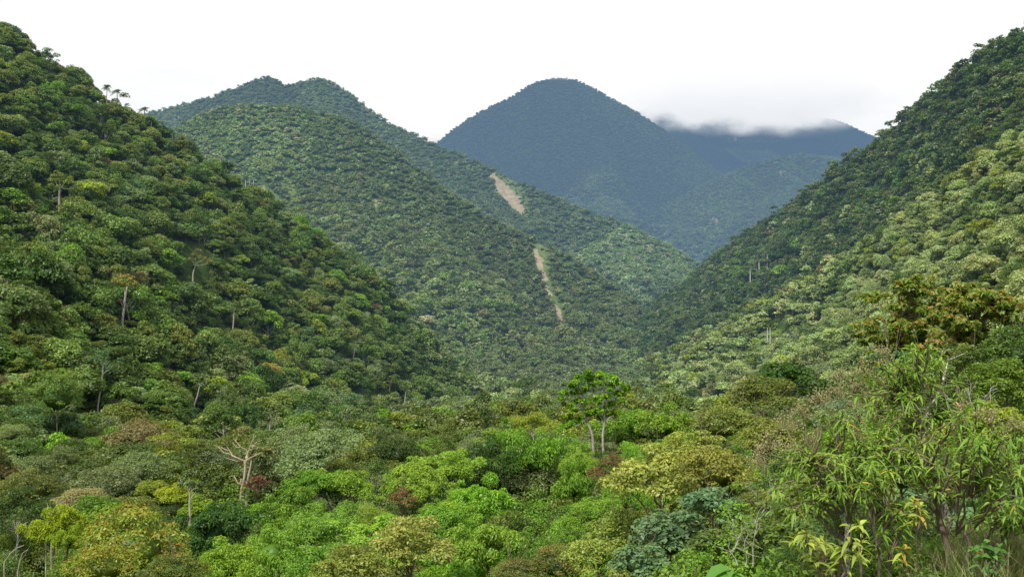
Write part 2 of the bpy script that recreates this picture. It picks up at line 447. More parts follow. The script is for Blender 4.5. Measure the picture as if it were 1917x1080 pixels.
def ground_z(u, Y):
    u = np.clip(u, GU[0], GU[-1]); ly = np.log(np.clip(Y, GY[0], GY[-1])); LG = np.log(GY)
    iu = np.clip(np.searchsorted(GU, u) - 1, 0, len(GU) - 2); iy = np.clip(np.searchsorted(LG, ly) - 1, 0, len(LG) - 2)
    fu = (u - GU[iu]) / (GU[iu + 1] - GU[iu]); fy = (ly - LG[iy]) / (LG[iy + 1] - LG[iy])
    z = (GZ[iy, iu] * (1 - fu) + GZ[iy, iu + 1] * fu) * (1 - fy) + (GZ[iy + 1, iu] * (1 - fu) + GZ[iy + 1, iu + 1] * fu) * fy
    x = (u - U0) / F * Y
    gc = 1004 + (Y - 72) * -.4
    z = z - 6.5 * np.exp(-((u - gc) / 42) ** 2) * sstep(48, 60, Y) * sstep(100, 84, Y)
    return z + np.clip(Y / 60, 0, 1.6) * 1.1 * fbm(x / 22, Y / 22, 91, 3)


def surface(u, Y):
    """Height of the land at (u, Y) and which sheet it is (-1 the valley ground)."""
    u = np.atleast_1d(np.asarray(u, float)); Y = np.atleast_1d(np.asarray(Y, float))
    best = ground_z(u, Y); idx = np.full(best.shape, -1)
    for k, h in enumerate(HILLS):
        z, w = h.z(u, Y)
        m = (z > best) & (w > -.3) & (w < 1.6)
        best = np.where(m, z, best); idx = np.where(m, k, idx)
    return best, idx


# bare scars and grassy clearings: polylines (u, v, radius in px) on a given sheet
SOIL = {3: [[(1003, 470, 5), (1010, 492, 6.5), (1014, 508, 4), (1022, 535, 3), (1032, 560, 3.5), (1042, 580, 4.5), (1054, 604, 5.5), (1064, 626, 4)], [(703, 378, 2.5), (705, 386, 2)],
            [(493, 354, 4), (503, 366, 5), (511, 374, 3)]],
        4: [[(922, 330, 5), (938, 350, 10), (952, 366, 11), (964, 380, 10), (974, 392, 7)]],
        6: [[(1296, 326, 4), (1304, 336, 4)], [(1466, 318, 2), (1461, 328, 3)], [(1338, 410, 5), (1342, 418, 4)]],
        7: [[(1366, 240, 2.5), (1366, 262, 2.5)], [(1375, 258, 2), (1377, 264, 2)]]}
GRASS = {3: [[(1012, 470, 16), (1018, 500, 13), (1030, 545, 9), (1048, 585, 11), (1056, 606, 8)], [(704, 380, 9), (706, 412, 7)], [(532, 342, 10), (550, 362, 12), (557, 388, 9), (556, 405, 6)], [(488, 352, 8), (502, 362, 11), (518, 378, 9), (545, 396, 6)]],
         4: [[(926, 332, 9), (950, 352, 22), (972, 380, 20), (985, 398, 10)]],
         6: [[(1512, 284, 8), (1540, 292, 6), (1600, 300, 5)], [(1430, 296, 7), (1460, 285, 5)]],
         1: [[(1405, 668, 16), (1425, 655, 20), (1440, 642, 22), (1456, 632, 16)], [(1840, 130, 8), (1850, 145, 5)], [(1425, 515, 7), (1440, 508, 6)]],
         2: [[(1405, 668, 16), (1425, 655, 20), (1440, 642, 22), (1456, 632, 16)]]}


def inline(polys, u, v, grow=1.0):
    out = np.zeros(np.shape(u))
    for pl in polys:
        p = np.array(pl, float)
        for a, b in zip(p[:-1], p[1:]):
            d = b[:2] - a[:2]; L2 = d @ d + 1e-9
            t = np.clip(((u - a[0]) * d[0] + (v - a[1]) * d[1]) / L2, 0, 1)
            dist = np.hypot(u - a[0] - t * d[0], v - a[1] - t * d[1])
            r = (a[2] + (b[2] - a[2]) * t) * grow
            out = np.maximum(out, np.clip(1.5 - dist / np.maximum(r, .1), 0, 1))
    return out


def tag(o, label=None, cat=None, group=None, kind=None):
    if label: o['label'] = label
    if cat: o['category'] = cat
    if group: o['group'] = group
    if kind: o['kind'] = kind
    return o


def grid_mesh(name, X, Y, Z, soil, grass):
    n, m = X.shape
    V = np.stack([X, Y, Z], -1).reshape(-1, 3)
    i = np.arange(n - 1)[:, None] * m; j = np.arange(m - 1)[None]
    f = np.stack([i + j, i + j + 1, i + m + j + 1, i + m + j], -1).reshape(-1, 4)
    mb = MB(); mb.quads(V, f)
    me = mb.mesh(name, [GROUND], True)
    for k, d in (('soil', soil), ('grass', grass)):
        a = me.attributes.new(k, 'FLOAT', 'POINT'); a.data.foreach_set('value', np.asarray(d, np.float32).ravel())
    o = bpy.data.objects.new(name, me); col.objects.link(o)
    return o


def build_terrain():
    for k, h in enumerate(HILLS):
        step = 4.0 if k in (3, 4) else 7.0
        us = np.arange(-500, 2420, step)
        ws = np.concatenate([np.linspace(-.12, 0, 4)[:-1], np.linspace(0, 1, 170 if k in (3, 4, 5, 6, 7) else 110), np.linspace(1, 1.35, 12)[1:]])
        U, W = np.meshgrid(us, ws)
        Dc, Tc, Db, Tb = h.par(U)
        Y = Db + (Dc - Db) * W
        Z, _ = h.z(U, Y)
        v = V0 - F * (Z + (0)) / Y
        o = grid_mesh(h.name, (U - U0) / F * Y, Y, Z, inline(SOIL.get(k, []), U + 7 * fbm(U / 9, v / 9, 3, 3), v + 7 * fbm(U / 9, v / 9, 8, 3)), inline(GRASS.get(k, []), U, v))
        tag(o, kind='structure')
    # the ground all round: azimuth rings out to the horizon
    az = np.radians(np.concatenate([np.linspace(-180, -40, 60)[:-1], np.linspace(-40, 40, 240), np.linspace(40, 180, 60)[1:]]))
    rr = np.concatenate([[0.3, 1, 2], np.geomspace(3, 15000, 190)])
    A, Rr = np.meshgrid(az, rr)
    U = U0 + F * np.tan(np.clip(A, -1.2, 1.2))
    Yq = np.where(np.abs(A) < 1.2, Rr * np.cos(np.clip(A, -1.2, 1.2)), Rr * .36)
    Z = ground_z(U, np.maximum(Yq, .5))
    bl = sstep(R(75), R(125), np.abs(A))
    Z = Z * (1 - bl) + bl * (-2.4 - 0.004 * np.minimum(Rr, 400))
    soil = ((np.hypot((U - 1915) / 110, (Yq - 8.6) / .75) < 1) & (np.abs(A) < 1)).astype(float)
    grass = (sstep(1350, 1500, U) * sstep(16, 11, Yq) * .8)
    o = grid_mesh('ground', Rr * np.sin(A), Rr * np.cos(A), Z, soil, grass)
    tag(o, kind='structure')


build_terrain()

# ------------------------------------------------------------------ forest tree kinds
NEAR = []      # (proto, form word)
for s, st in enumerate(['dome', 'dome', 'umbrella', 'dome', 'loose', 'layer', 'column', 'dome', 'umbrella', 'loose']):
    k = dict(dome=(28, .33, 120, .135), umbrella=(24, .30, 105, .13), loose=(26, .27, 95, .13), layer=(28, .28, 95, .13), column=(24, .30, 100, .13))[st]
    NEAR.append((proto(f'a{s:02d}_near_tree', 100 + s, st, *k, bark=BARK_PALE if s % 3 == 1 else BARK_BROWN, asp=.55 if s % 2 else .42, flat=.82, limbs=7, tr=.045,
                       core=st in ('dome', 'umbrella')), dict(dome='domed', umbrella='flat-topped', loose='open-crowned', layer='tiered', column='narrow')[st]))
MID = [proto(f'b{s:02d}_mid_tree', 200 + s, st, 15, .36, 26, .27, bark=BARK_PALE if s % 3 == 0 else BARK_BROWN, flat=.65, limbs=3, asp=.6, core=st == 'dome') for s, st in enumerate(['dome', 'dome', 'umbrella', 'dome', 'loose', 'column', 'dome', 'layer'])]
FAR = [proto(f'c{s:02d}_far_tree', 300 + s, st, 9, .42, 13, .40, trunk=False, flat=.65, asp=.65) for s, st in enumerate(['dome', 'dome', 'umbrella', 'dome', 'loose', 'dome'])]
VFAR = [proto(f'd{s:02d}_distant_trees', 400 + s, 'dome', 7, .45, 8, .5, trunk=False, flat=.65, asp=.7) for s in range(5)]

PALETTE = {
    'dark': (0.058, 0.103, 0.024), 'mid': (0.096, 0.156, 0.034), 'olive': (0.130, 0.170, 0.038), 'grey': (0.140, 0.190, 0.074), 'bright': (0.115, 0.215, 0.026),
    'lime': (0.200, 0.265, 0.034), 'yellow': (0.270, 0.255, 0.046), 'brown': (0.175, 0.155, 0.065), 'pale': (0.265, 0.345, 0.130), 'blue': (0.085, 0.160, 0.070), 'rust': (0.22, 0.115, 0.07)}
WORD = {'dark': 'dark green', 'mid': 'mid green', 'olive': 'olive green', 'grey': 'grey-green', 'bright': 'bright green', 'lime': 'lime green', 'yellow': 'yellowish', 'brown': 'brownish', 'pale': 'pale green', 'blue': 'bluish green', 'rust': 'rust-coloured'}


TRY = [0]


def mix_for(sheet, u, v):
    """Probabilities of the leaf colours on each hillside."""
    if sheet == 0: return dict(dark=.28, mid=.37, olive=.11, grey=.13, bright=.06, lime=.018, yellow=.006, brown=.006, blue=.02)
    if sheet in (1,):
        return dict(dark=.36, mid=.30, olive=.10, grey=.14, bright=.05, pale=.03, brown=.02)
    if sheet == 2: return dict(pale=.60, grey=.18, mid=.09, olive=.05, lime=.05, brown=.01, dark=.02)  # mostly pale leaves: the sunlit band is painted into the spur's tree colours
    if sheet == 3: return dict(dark=.26, mid=.32, grey=.20, olive=.12, bright=.03, pale=.05, brown=.02)
    if sheet == 4: return dict(dark=.30, mid=.30, grey=.22, olive=.10, pale=.06, brown=.02)
    if sheet >= 5: return dict(dark=.45, mid=.33, grey=.16, olive=.06)
    if TRY[0] > 300 or (u > 1100 and TRY[0] > 230): return dict(pale=.38, grey=.26, mid=.18, olive=.08, lime=.06, dark=.02, brown=.02)  # pale leaves carry the painted sunlit band on over the valley floor
    return dict(mid=.33, grey=.24, olive=.18, lime=.04, bright=.12, brown=.02, dark=.06, rust=.005)


# ------------------------------------------------------------------ forest: where every tree stands
# sight lines kept clear of random trees: (u0, u1, v0, v1, distance)
WINDOWS = [(1040, 1182, 690, 845, 138), (412, 508, 806, 938, 119), (338, 378, 880, 990, 66), (225, 245, 540, 600, 0), (180, 200, 690, 760, 0), (430, 443, 585, 616, 0), (360, 378, 722, 756, 0), (501, 511, 776, 822, 0), (106, 118, 345, 386, 0), (342, 352, 452, 482, 0), (357, 370, 495, 524, 0), (658, 668, 640, 672, 0), (754, 764, 734, 756, 0),
           (1400, 1412, 502, 526, 0), (1417, 1425, 487, 506, 0), (1433, 1440, 475, 499, 0), (1433, 1446, 611, 640, 0), (456, 478, 335, 350, 0)]


def slope_at(u, v, lo=110, hi=480, up=1.5):
    ys = np.linspace(lo, hi, 900); zz, _ = surface(np.full(900, float(u)), ys)
    return float(ys[np.argmin(np.abs(V0 - F * (zz + up) / ys - v))])


def first_hit(u, v, lo=200, hi=1200, up=.5):
    ys = np.linspace(lo, hi, 2000); zz, _ = surface(np.full(2000, float(u)), ys); vv = V0 - F * (zz + up) / ys
    k = np.nonzero(vv <= v)[0]
    return float(ys[k[0]]) if len(k) else float(ys[np.argmin(vv)])


WINDOWS = [(*w[:4], first_hit((w[0] + w[1]) / 2, w[3] + 2)) if w[0] > 1300 else w for w in WINDOWS]
WINDOWS = [w if w[4] else (*w[:4], slope_at((w[0] + w[1]) / 2, w[3], 110 if w[0] < 1300 and w[0] != 456 else 380, 480 if w[0] < 1300 and w[0] != 456 else 1200)) for w in WINDOWS]


def blocks(u, y, ru, vtop, vbot):
    m = np.zeros(np.shape(u), bool)
    for (a, b, c, d, Yw) in WINDOWS:
        m |= (y < Yw + 1) & (u + ru > a) & (u - ru < b) & (vtop < d) & (vbot > c)
    return m


def scatter():
    rows = []
    for (Y0, Y1, sp) in ((112, 260, 3.1), (260, 640, 3.35), (640, 1300, 4.5), (1300, 2600, 5.3), (2600, 3500, 9.0), (3500, 7000, 7.5)):
        xs0, xs1 = (-440 - U0) / F * Y1, (2360 - U0) / F * Y1
        nx, ny = int((xs1 - xs0) / sp), int((Y1 - Y0) / sp)
        gx, gy = np.meshgrid(np.arange(nx), np.arange(ny))
        x = xs0 + (gx + (gy % 2) * .5 + rng.uniform(-.75, .75, gx.shape)) * sp; y = Y0 + (gy + rng.uniform(-.75, .75, gx.shape)) * sp
        x = x.ravel(); y = y.ravel(); u = U0 + F * x / y
        k = (u > -420) & (u < 2340); x, y, u = x[k], y[k], u[k]
        z, idx = surface(u, y)
        for h in (5, 6, 7, 4, 3): pass
        rows.append(np.stack([x, y, z, u, idx, np.full(x.shape, sp)], 1))
    T = np.concatenate(rows)
    x, y, z, u, idx, sp = T.T
    v = V0 - F * z / y
    keep = np.ones(len(T), bool); low = np.zeros(len(T), bool)
    for k in range(8):
        s = idx == k
        pol = SOIL.get(k, []) + GRASS.get(k, [])
        if SOIL.get(k): keep[s & (inline(SOIL[k], u, v, 2.0 if k == 3 else 1.1) > .5)] = False
        if GRASS.get(k): low |= s & (inline(GRASS[k], u, v, 1.0) > .5)
    # sheets that start where another is in front are kept only where they are the land's surface (idx did that)
    T = T[keep]; low = low[keep]
    x, y, z, u, idx, sp = T.T
    n = len(T)
    crest = np.zeros(n, bool)
    for k in range(8):
        s_ = idx == k; w_ = HILLS[k].z(u[s_], y[s_])[1]; crest[s_] = w_ > .72
    size = sp * np.exp(np.clip(rng.normal(0, .40, n), -.8, .62)) * np.where(y < 640, .84, .76)               # crown radius
    size *= 0.9 + .35 * vnoise(x / 60, y / 60, 77)
    size = np.where(crest, np.minimum(size, sp * np.where(y < 700, 1.25, .95)), size)
    tall = (rng.random(n) < .02) & ~crest
    lift = size * (.15 + .5 * rng.random(n)) * np.where(y > 900, .6, 1) + tall * size * 1.1 * (y < 900)  # height of the crown's base above the land
    size = np.where(low, size * .5, size); lift = np.where(low, size * .05, lift)
    squash = .75 + .45 * rng.random(n)
    top = z + lift + size * 1.05 * squash
    bad = blocks(u, y, F * size / y * .85, V0 - F * top / y, V0 - F * (z + lift * .6) / y)
    size = np.where(bad, size * .38, size); lift = np.where(bad, lift * .1, lift); top = z + lift + size * 1.05 * squash
    bad = blocks(u, y, F * size / y * .7, V0 - F * top / y, V0 - F * (z + lift * .6) / y) & (vnoise(x / 3, y / 3, 4) > .35)
    o = np.argsort(y); o = o[~bad[o]]
    nb = 2860; H = np.full(nb, -9.0)
    vis = np.zeros(n)
    uu = u + 440; wpx = F * size / y; Tt = top / y; Tl = (z + lift + size * .3) / y; mar = 5.0 / y
    for i in o:
        a = int(max(0, uu[i] - wpx[i] * .8)); b = int(min(nb, uu[i] + wpx[i] * .8 + 1))
        if b <= a: continue
        h = H[a:b].min()
        if Tt[i] > h - mar[i]:
            vis[i] = max(.05, (Tt[i] - h) * F) * wpx[i] * 2
            seg = H[a:b]; np.maximum(seg, Tl[i], out=seg)
    k = vis > 0
    return dict(x=x[k], y=y[k], z=z[k], u=u[k], idx=idx[k].astype(int), r=size[k], lift=lift[k], sq=squash[k], vis=vis[k], tall=tall[k], low=low[k])


TR = scatter()
NT = len(TR['x'])
print('forest trees', NT)

names = np.empty(NT, object); tint = np.zeros((NT, 3))
patch = fbm(TR['x'] / 45, TR['y'] / 45, 5, 3)
vt = V0 - F * (TR['z'] + TR['lift'] + TR['r'] * .5) / TR['y']
for i in range(NT):
    s = TR['idx'][i]
    TRY[0] = TR['y'][i]
    pr = mix_for(s, TR['u'][i], vt[i])
    ks = list(pr); w = np.array([pr[k] for k in ks])
    c = random.random()
    # neighbouring trees share kinds in patches
    if patch[i] > .25 and 'grey' in pr and c < .25: nm = 'grey'
    elif patch[i] < -.25 and 'olive' in pr and c < .25: nm = 'olive'
    else: nm = ks[int(rng.choice(len(ks), p=w / w.sum()))]
    names[i] = nm
    if TR['low'][i]: nm = names[i] = 'lime' if random.random() < .75 else 'pale'
    if 1020 < TR['u'][i] < 1200 and 640 < vt[i] < 790 and nm in ('pale', 'lime', 'yellow', 'brown', 'dark', 'bright', 'olive'): nm = names[i] = 'grey'
    b = PALETTE[nm]
    m = 1 + .12 * rng.normal()
    if s == 0: b = np.array(b) * 1.3
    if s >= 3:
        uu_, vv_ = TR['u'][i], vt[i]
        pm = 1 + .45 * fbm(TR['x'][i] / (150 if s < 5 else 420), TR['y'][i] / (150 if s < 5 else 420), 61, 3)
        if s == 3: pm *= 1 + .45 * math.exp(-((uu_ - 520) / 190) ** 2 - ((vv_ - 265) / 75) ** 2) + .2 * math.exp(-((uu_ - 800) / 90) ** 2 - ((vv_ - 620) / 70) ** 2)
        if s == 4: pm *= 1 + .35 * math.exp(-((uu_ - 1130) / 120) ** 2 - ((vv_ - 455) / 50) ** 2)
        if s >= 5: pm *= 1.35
        pm *= .72 + .5 * float(HILLS[s].ridge(TR['u'][i], TR['y'][i]))  # relief shading painted into the tints: lighter ridges, darker gullies
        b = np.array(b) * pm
    if s == 1: b = np.array(b) * .98  # cloud shade painted as a slightly darker tint
    if s == 2: b = np.array(b) * 1.15  # sunlight on the spur painted as a brighter tint
    if s >= 3 and not TR['low'][i]: b = (np.array(b) * .6 + np.array([.14, .172, .062]) * .4) * 1.3 * (np.array([.96, 1.0, 1.15]) * 1.12 if s == 4 else 1)  # far tints greyed, far ridge bluer and lighter: haze painted into leaf colour
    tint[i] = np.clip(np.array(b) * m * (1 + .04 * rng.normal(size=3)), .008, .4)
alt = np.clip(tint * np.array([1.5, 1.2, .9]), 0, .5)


# ------------------------------------------------------------------ stuff: the mass of the wood as instances on points
def inst_group(collection):
    ng = bpy.data.node_groups.new('forest_instances', 'GeometryNodeTree')
    ng.interface.new_socket('Geometry', in_out='INPUT', socket_type='NodeSocketGeometry')
    ng.interface.new_socket('Geometry', in_out='OUTPUT', socket_type='NodeSocketGeometry')
    N, L = ng.nodes, ng.links
    gi = N.new('NodeGroupInput'); go = N.new('NodeGroupOutput')
    ci = N.new('GeometryNodeCollectionInfo'); ci.inputs['Collection'].default_value = collection
    ci.inputs['Separate Children'].default_value = True; ci.inputs['Reset Children'].default_value = True
    ip = N.new('GeometryNodeInstanceOnPoints'); ip.inputs['Pick Instance'].default_value = True

    def at(name, ty):
        a = N.new('GeometryNodeInputNamedAttribute'); a.data_type = ty; a.inputs['Name'].default_value = name
        return a.outputs['Attribute']
    L.new(gi.outputs[0], ip.inputs['Points']); L.new(ci.outputs[0], ip.inputs['Instance'])
    L.new(at('pick', 'INT'), ip.inputs['Instance Index'])
    L.new(at('spin', 'FLOAT_VECTOR'), ip.inputs['Rotation']); L.new(at('size', 'FLOAT_VECTOR'), ip.inputs['Scale'])
    L.new(ip.outputs[0], go.inputs[0])
    return ng


LIB = bpy.data.collections.new('tree_kinds')       # holds the shapes the wood is made of; never linked to the scene
ALLP = [p for p, _ in NEAR] + MID + FAR + VFAR
for p in ALLP:
    mb, bark = p.joined
    o = bpy.data.objects.new(p.name, mb.mesh(p.name, [LEAF, bark]))
    LIB.objects.link(o)
NG = inst_group(LIB)


def points_object(name, pos, pick, spin, size, tints, alts, group=NG):
    me = bpy.data.meshes.new(name)
    n = len(pos)
    me.vertices.add(n); me.vertices.foreach_set('co', np.asarray(pos, np.float32).ravel())
    for k, ty, d in (('pick', 'INT', np.asarray(pick, np.int32)), ('spin', 'FLOAT_VECTOR', spin), ('size', 'FLOAT_VECTOR', size), ('tint', 'FLOAT_VECTOR', tints), ('tint_alt', 'FLOAT_VECTOR', alts)):
        a = me.attributes.new(k, ty, 'POINT')
        a.data.foreach_set('value' if ty == 'INT' else 'vector', np.asarray(d, np.int32 if ty == 'INT' else np.float32).ravel())
    o = bpy.data.objects.new(name, me); col.objects.link(o)
    md = o.modifiers.new('instances', 'NODES'); md.node_group = group
    tag(o, kind='stuff')
    return o


N_SINGLE = 300
inframe = (TR['u'] > -20) & (TR['u'] < 1940) & (vt < 1090)
score = np.where(inframe & (TR['y'] < 700), TR['vis'], 0)
singles = np.argsort(-score)[:N_SINGLE]
is_single = np.zeros(NT, bool); is_single[singles] = True

pick = np.zeros(NT, int); rnd = rng.random(NT)
for i in range(NT):
    Yd = TR['y'][i]
    if TR['tall'][i] and Yd < 420: pick[i] = (2, 8, 4)[int(rnd[i] * 3)]
    elif Yd < 420: pick[i] = int(rnd[i] * len(NEAR))
    elif Yd < 900: pick[i] = len(NEAR) + int(rnd[i] * len(MID))
    elif Yd < 2600: pick[i] = len(NEAR) + len(MID) + int(rnd[i] * len(FAR))
    else: pick[i] = len(NEAR) + len(MID) + len(FAR) + int(rnd[i] * len(VFAR))
spin = np.stack([rng.normal(0, .14, NT), rng.normal(0, .14, NT), rng.random(NT) * 6.283], 1)
sz = np.stack([TR['r'] * rng.uniform(.72, 1.3, NT), TR['r'] * rng.uniform(.72, 1.3, NT), TR['r'] * TR['sq']], 1)
pos = np.stack([TR['x'], TR['y'], TR['z'] + TR['lift']], 1)
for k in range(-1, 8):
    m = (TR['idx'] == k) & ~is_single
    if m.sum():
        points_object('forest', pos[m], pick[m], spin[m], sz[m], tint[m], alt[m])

# ------------------------------------------------------------------ things
def root(name, loc, label, cat, group=None):
    e = bpy.data.objects.new(name, None); e.empty_display_size = .5
    e.location = loc; col.objects.link(e)
    return tag(e, label, cat, group)


def child(name, me, parent, loc=(0, 0, 0), rot=(0, 0, 0), scl=(1, 1, 1), t=None, t2=None):
    o = bpy.data.objects.new(name, me); col.objects.link(o)
    o.parent = parent; o.location = loc; o.rotation_euler = rot; o.scale = scl
    if t is not None:
        o['tint'] = [float(a) for a in t]; o['tint_alt'] = [float(a) for a in (t2 if t2 is not None else t)]
    return o


THINGS = []       # (object, u, v, colour word, form word) for the labels


def at_px(mb_name): pass


# ------------------------------------------------------------------ near kinds
KIND = {
    'thicket': [proto(f'thicket{s}', 500 + s, 'mound', 84, .20, 135, .07 + .008 * s, asp=.34, flat=.9, droop=1.5, trunk=True, tl=.8, limbs=5, under=.55, align=.7) for s in range(6)],
    'fine': [proto(f'fine{s}', 520 + s, st, 40, .24, 170, .062, asp=.5, flat=.62, limbs=9, tr=.03, bark=BARK_PALE) for s, st in enumerate(['dome', 'loose', 'umbrella', 'dome'])],
    'broad': [proto(f'broad{s}', 540 + s, st, 44, .25, 120, .085, asp=.48, flat=.7, droop=.5, limbs=9, tr=.03) for s, st in enumerate(['dome', 'loose', 'dome', 'loose'])],
    'tipped': [proto(f'tipped{s}', 560 + s, 'dome', 44, .24, 130, .075, asp=.42, flat=.75, droop=.6, alt=.2, limbs=8, tr=.03) for s in range(2)],
    'tier': [proto(f'tier{s}', 570 + s, 'layer', 44, .25, 130, .07, asp=.5, flat=.32, limbs=14, tr=.035) for s in range(2)],
    'shrub': [proto(f'shrub{s}', 580 + s, st, 46, .26, 170, .055, asp=.5, flat=.75, droop=.3, limbs=12, tr=.02, tl=1.2) for s, st in enumerate(['mound', 'dome', 'loose', 'mound'])],
    'blush': [proto(f'blush{s}', 640 + s, 'loose', 46, .17, 110, .075, asp=.45, flat=.6, alt=.5, limbs=14, tr=.02, tl=1.2) for s in range(2)],
    'bigleaf': [proto(f'bigleaf{s}', 600 + s, st, 34, .26, 52, .15, asp=.55, flat=.7, droop=.4, limbs=10, tr=.025, tl=1.4) for s, st in enumerate(['dome', 'loose'])],
}
NAMEK = dict(thicket=('vine_thicket', 'thicket'), fine=('small_leaved_tree', 'tree'), broad=('broadleaf_tree', 'tree'), tipped=('flame_tipped_tree', 'tree'), tier=('tiered_tree', 'tree'), shrub=('shrub', 'shrub'), blush=('shrub', 'shrub'), bigleaf=('large_leaved_shrub', 'shrub'))
C = dict(PALETTE)
C.update(vine=(0.190, 0.335, 0.036), vine2=(0.145, 0.280, 0.034), yel=(0.270, 0.310, 0.070), yel2=(0.200, 0.245, 0.050), orange=(0.30, 0.19, 0.045), red=(0.24, 0.105, 0.065), tan=(0.26, 0.25, 0.11), limey=(0.26, 0.34, 0.025), bluish=(0.13, 0.215, 0.095), deep=(0.046, 0.105, 0.018))
cnt = {}


def put(kind, u, v, Y, wpx, label, t, t2=None, hr=1.0, group=None, low=False, name=None):
    """A tree or shrub whose crown shows centred on (u, v), wpx wide, Y metres off."""
    i = cnt[kind] = cnt.get(kind, -1) + 1
    p = KIND[kind][i % len(KIND[kind])]
    r = wpx / 2 * Y / F
    c = P(u, v, Y)
    g0 = float(surface(u, Y)[0][0])
    cz = c[2] - r * hr * (.38 if kind in ('thicket',) else .5)
    base = np.array([c[0], c[1], g0])
    lift = max(cz - g0, -.3 * r)
    nm, ct = NAMEK[kind]
    e = root(name or nm, base, label, ct, group)
    rz = random.random() * 6.28
    tt = np.array(t) * (1 + .06 * rng.normal(size=3))
    wide = (random.uniform(.85, 1.25), random.uniform(.85, 1.25), random.uniform(.85, 1.2)) if kind in ('thicket', 'shrub') else (1, 1, 1); tl_ = .22 if kind == 'thicket' else .08
    child('crown', p.crown, e, (0, 0, lift), (random.uniform(-tl_, tl_), random.uniform(-tl_, tl_), rz), (r * wide[0], r * wide[1], r * hr * wide[2]), tt, t2 if t2 is not None else tt * np.array([1.4, 1.15, .9]))
    if p.trunk and lift > .15 * r:
        child('trunk', p.trunk, e, (0, 0, lift), (0, 0, rz), (r, r, max(r * .8, lift / 2.4 if kind != 'thicket' else r)))
    return e



# ------------------------------------------------------------------ the trees of the wood one can tell apart
SINGLE = []
for i in singles:
    if TR['y'][i] < 420: p, form = NEAR[pick[i]]
    elif TR['y'][i] < 900: p = MID[pick[i] - len(NEAR)]; form = ('domed', 'domed', 'flat-topped', 'domed', 'open-crowned', 'narrow', 'domed', 'tiered')[pick[i] - len(NEAR)]
    else: continue
    if TR['y'][i] < 175: q_ = int(rnd[i] * 997) % 4; p = KIND['fine'][q_]; form = ('domed', 'open-crowned', 'flat-topped', 'domed')[q_]
    e = root('forest_tree', (TR['x'][i], TR['y'][i], TR['z'][i]), None, 'tree', 'trees of the valley forest')
    child('crown', p.crown, e, (0, 0, TR['lift'][i]), spin[i], sz[i], tint[i], alt[i])
    if p.trunk: child('trunk', p.trunk, e, (0, 0, TR['lift'][i]), spin[i], sz[i])
    SINGLE.append((e, TR['u'][i], vt[i], WORD[names[i]], form, TR['idx'][i], TR['r'][i] * F / TR['y'][i]))

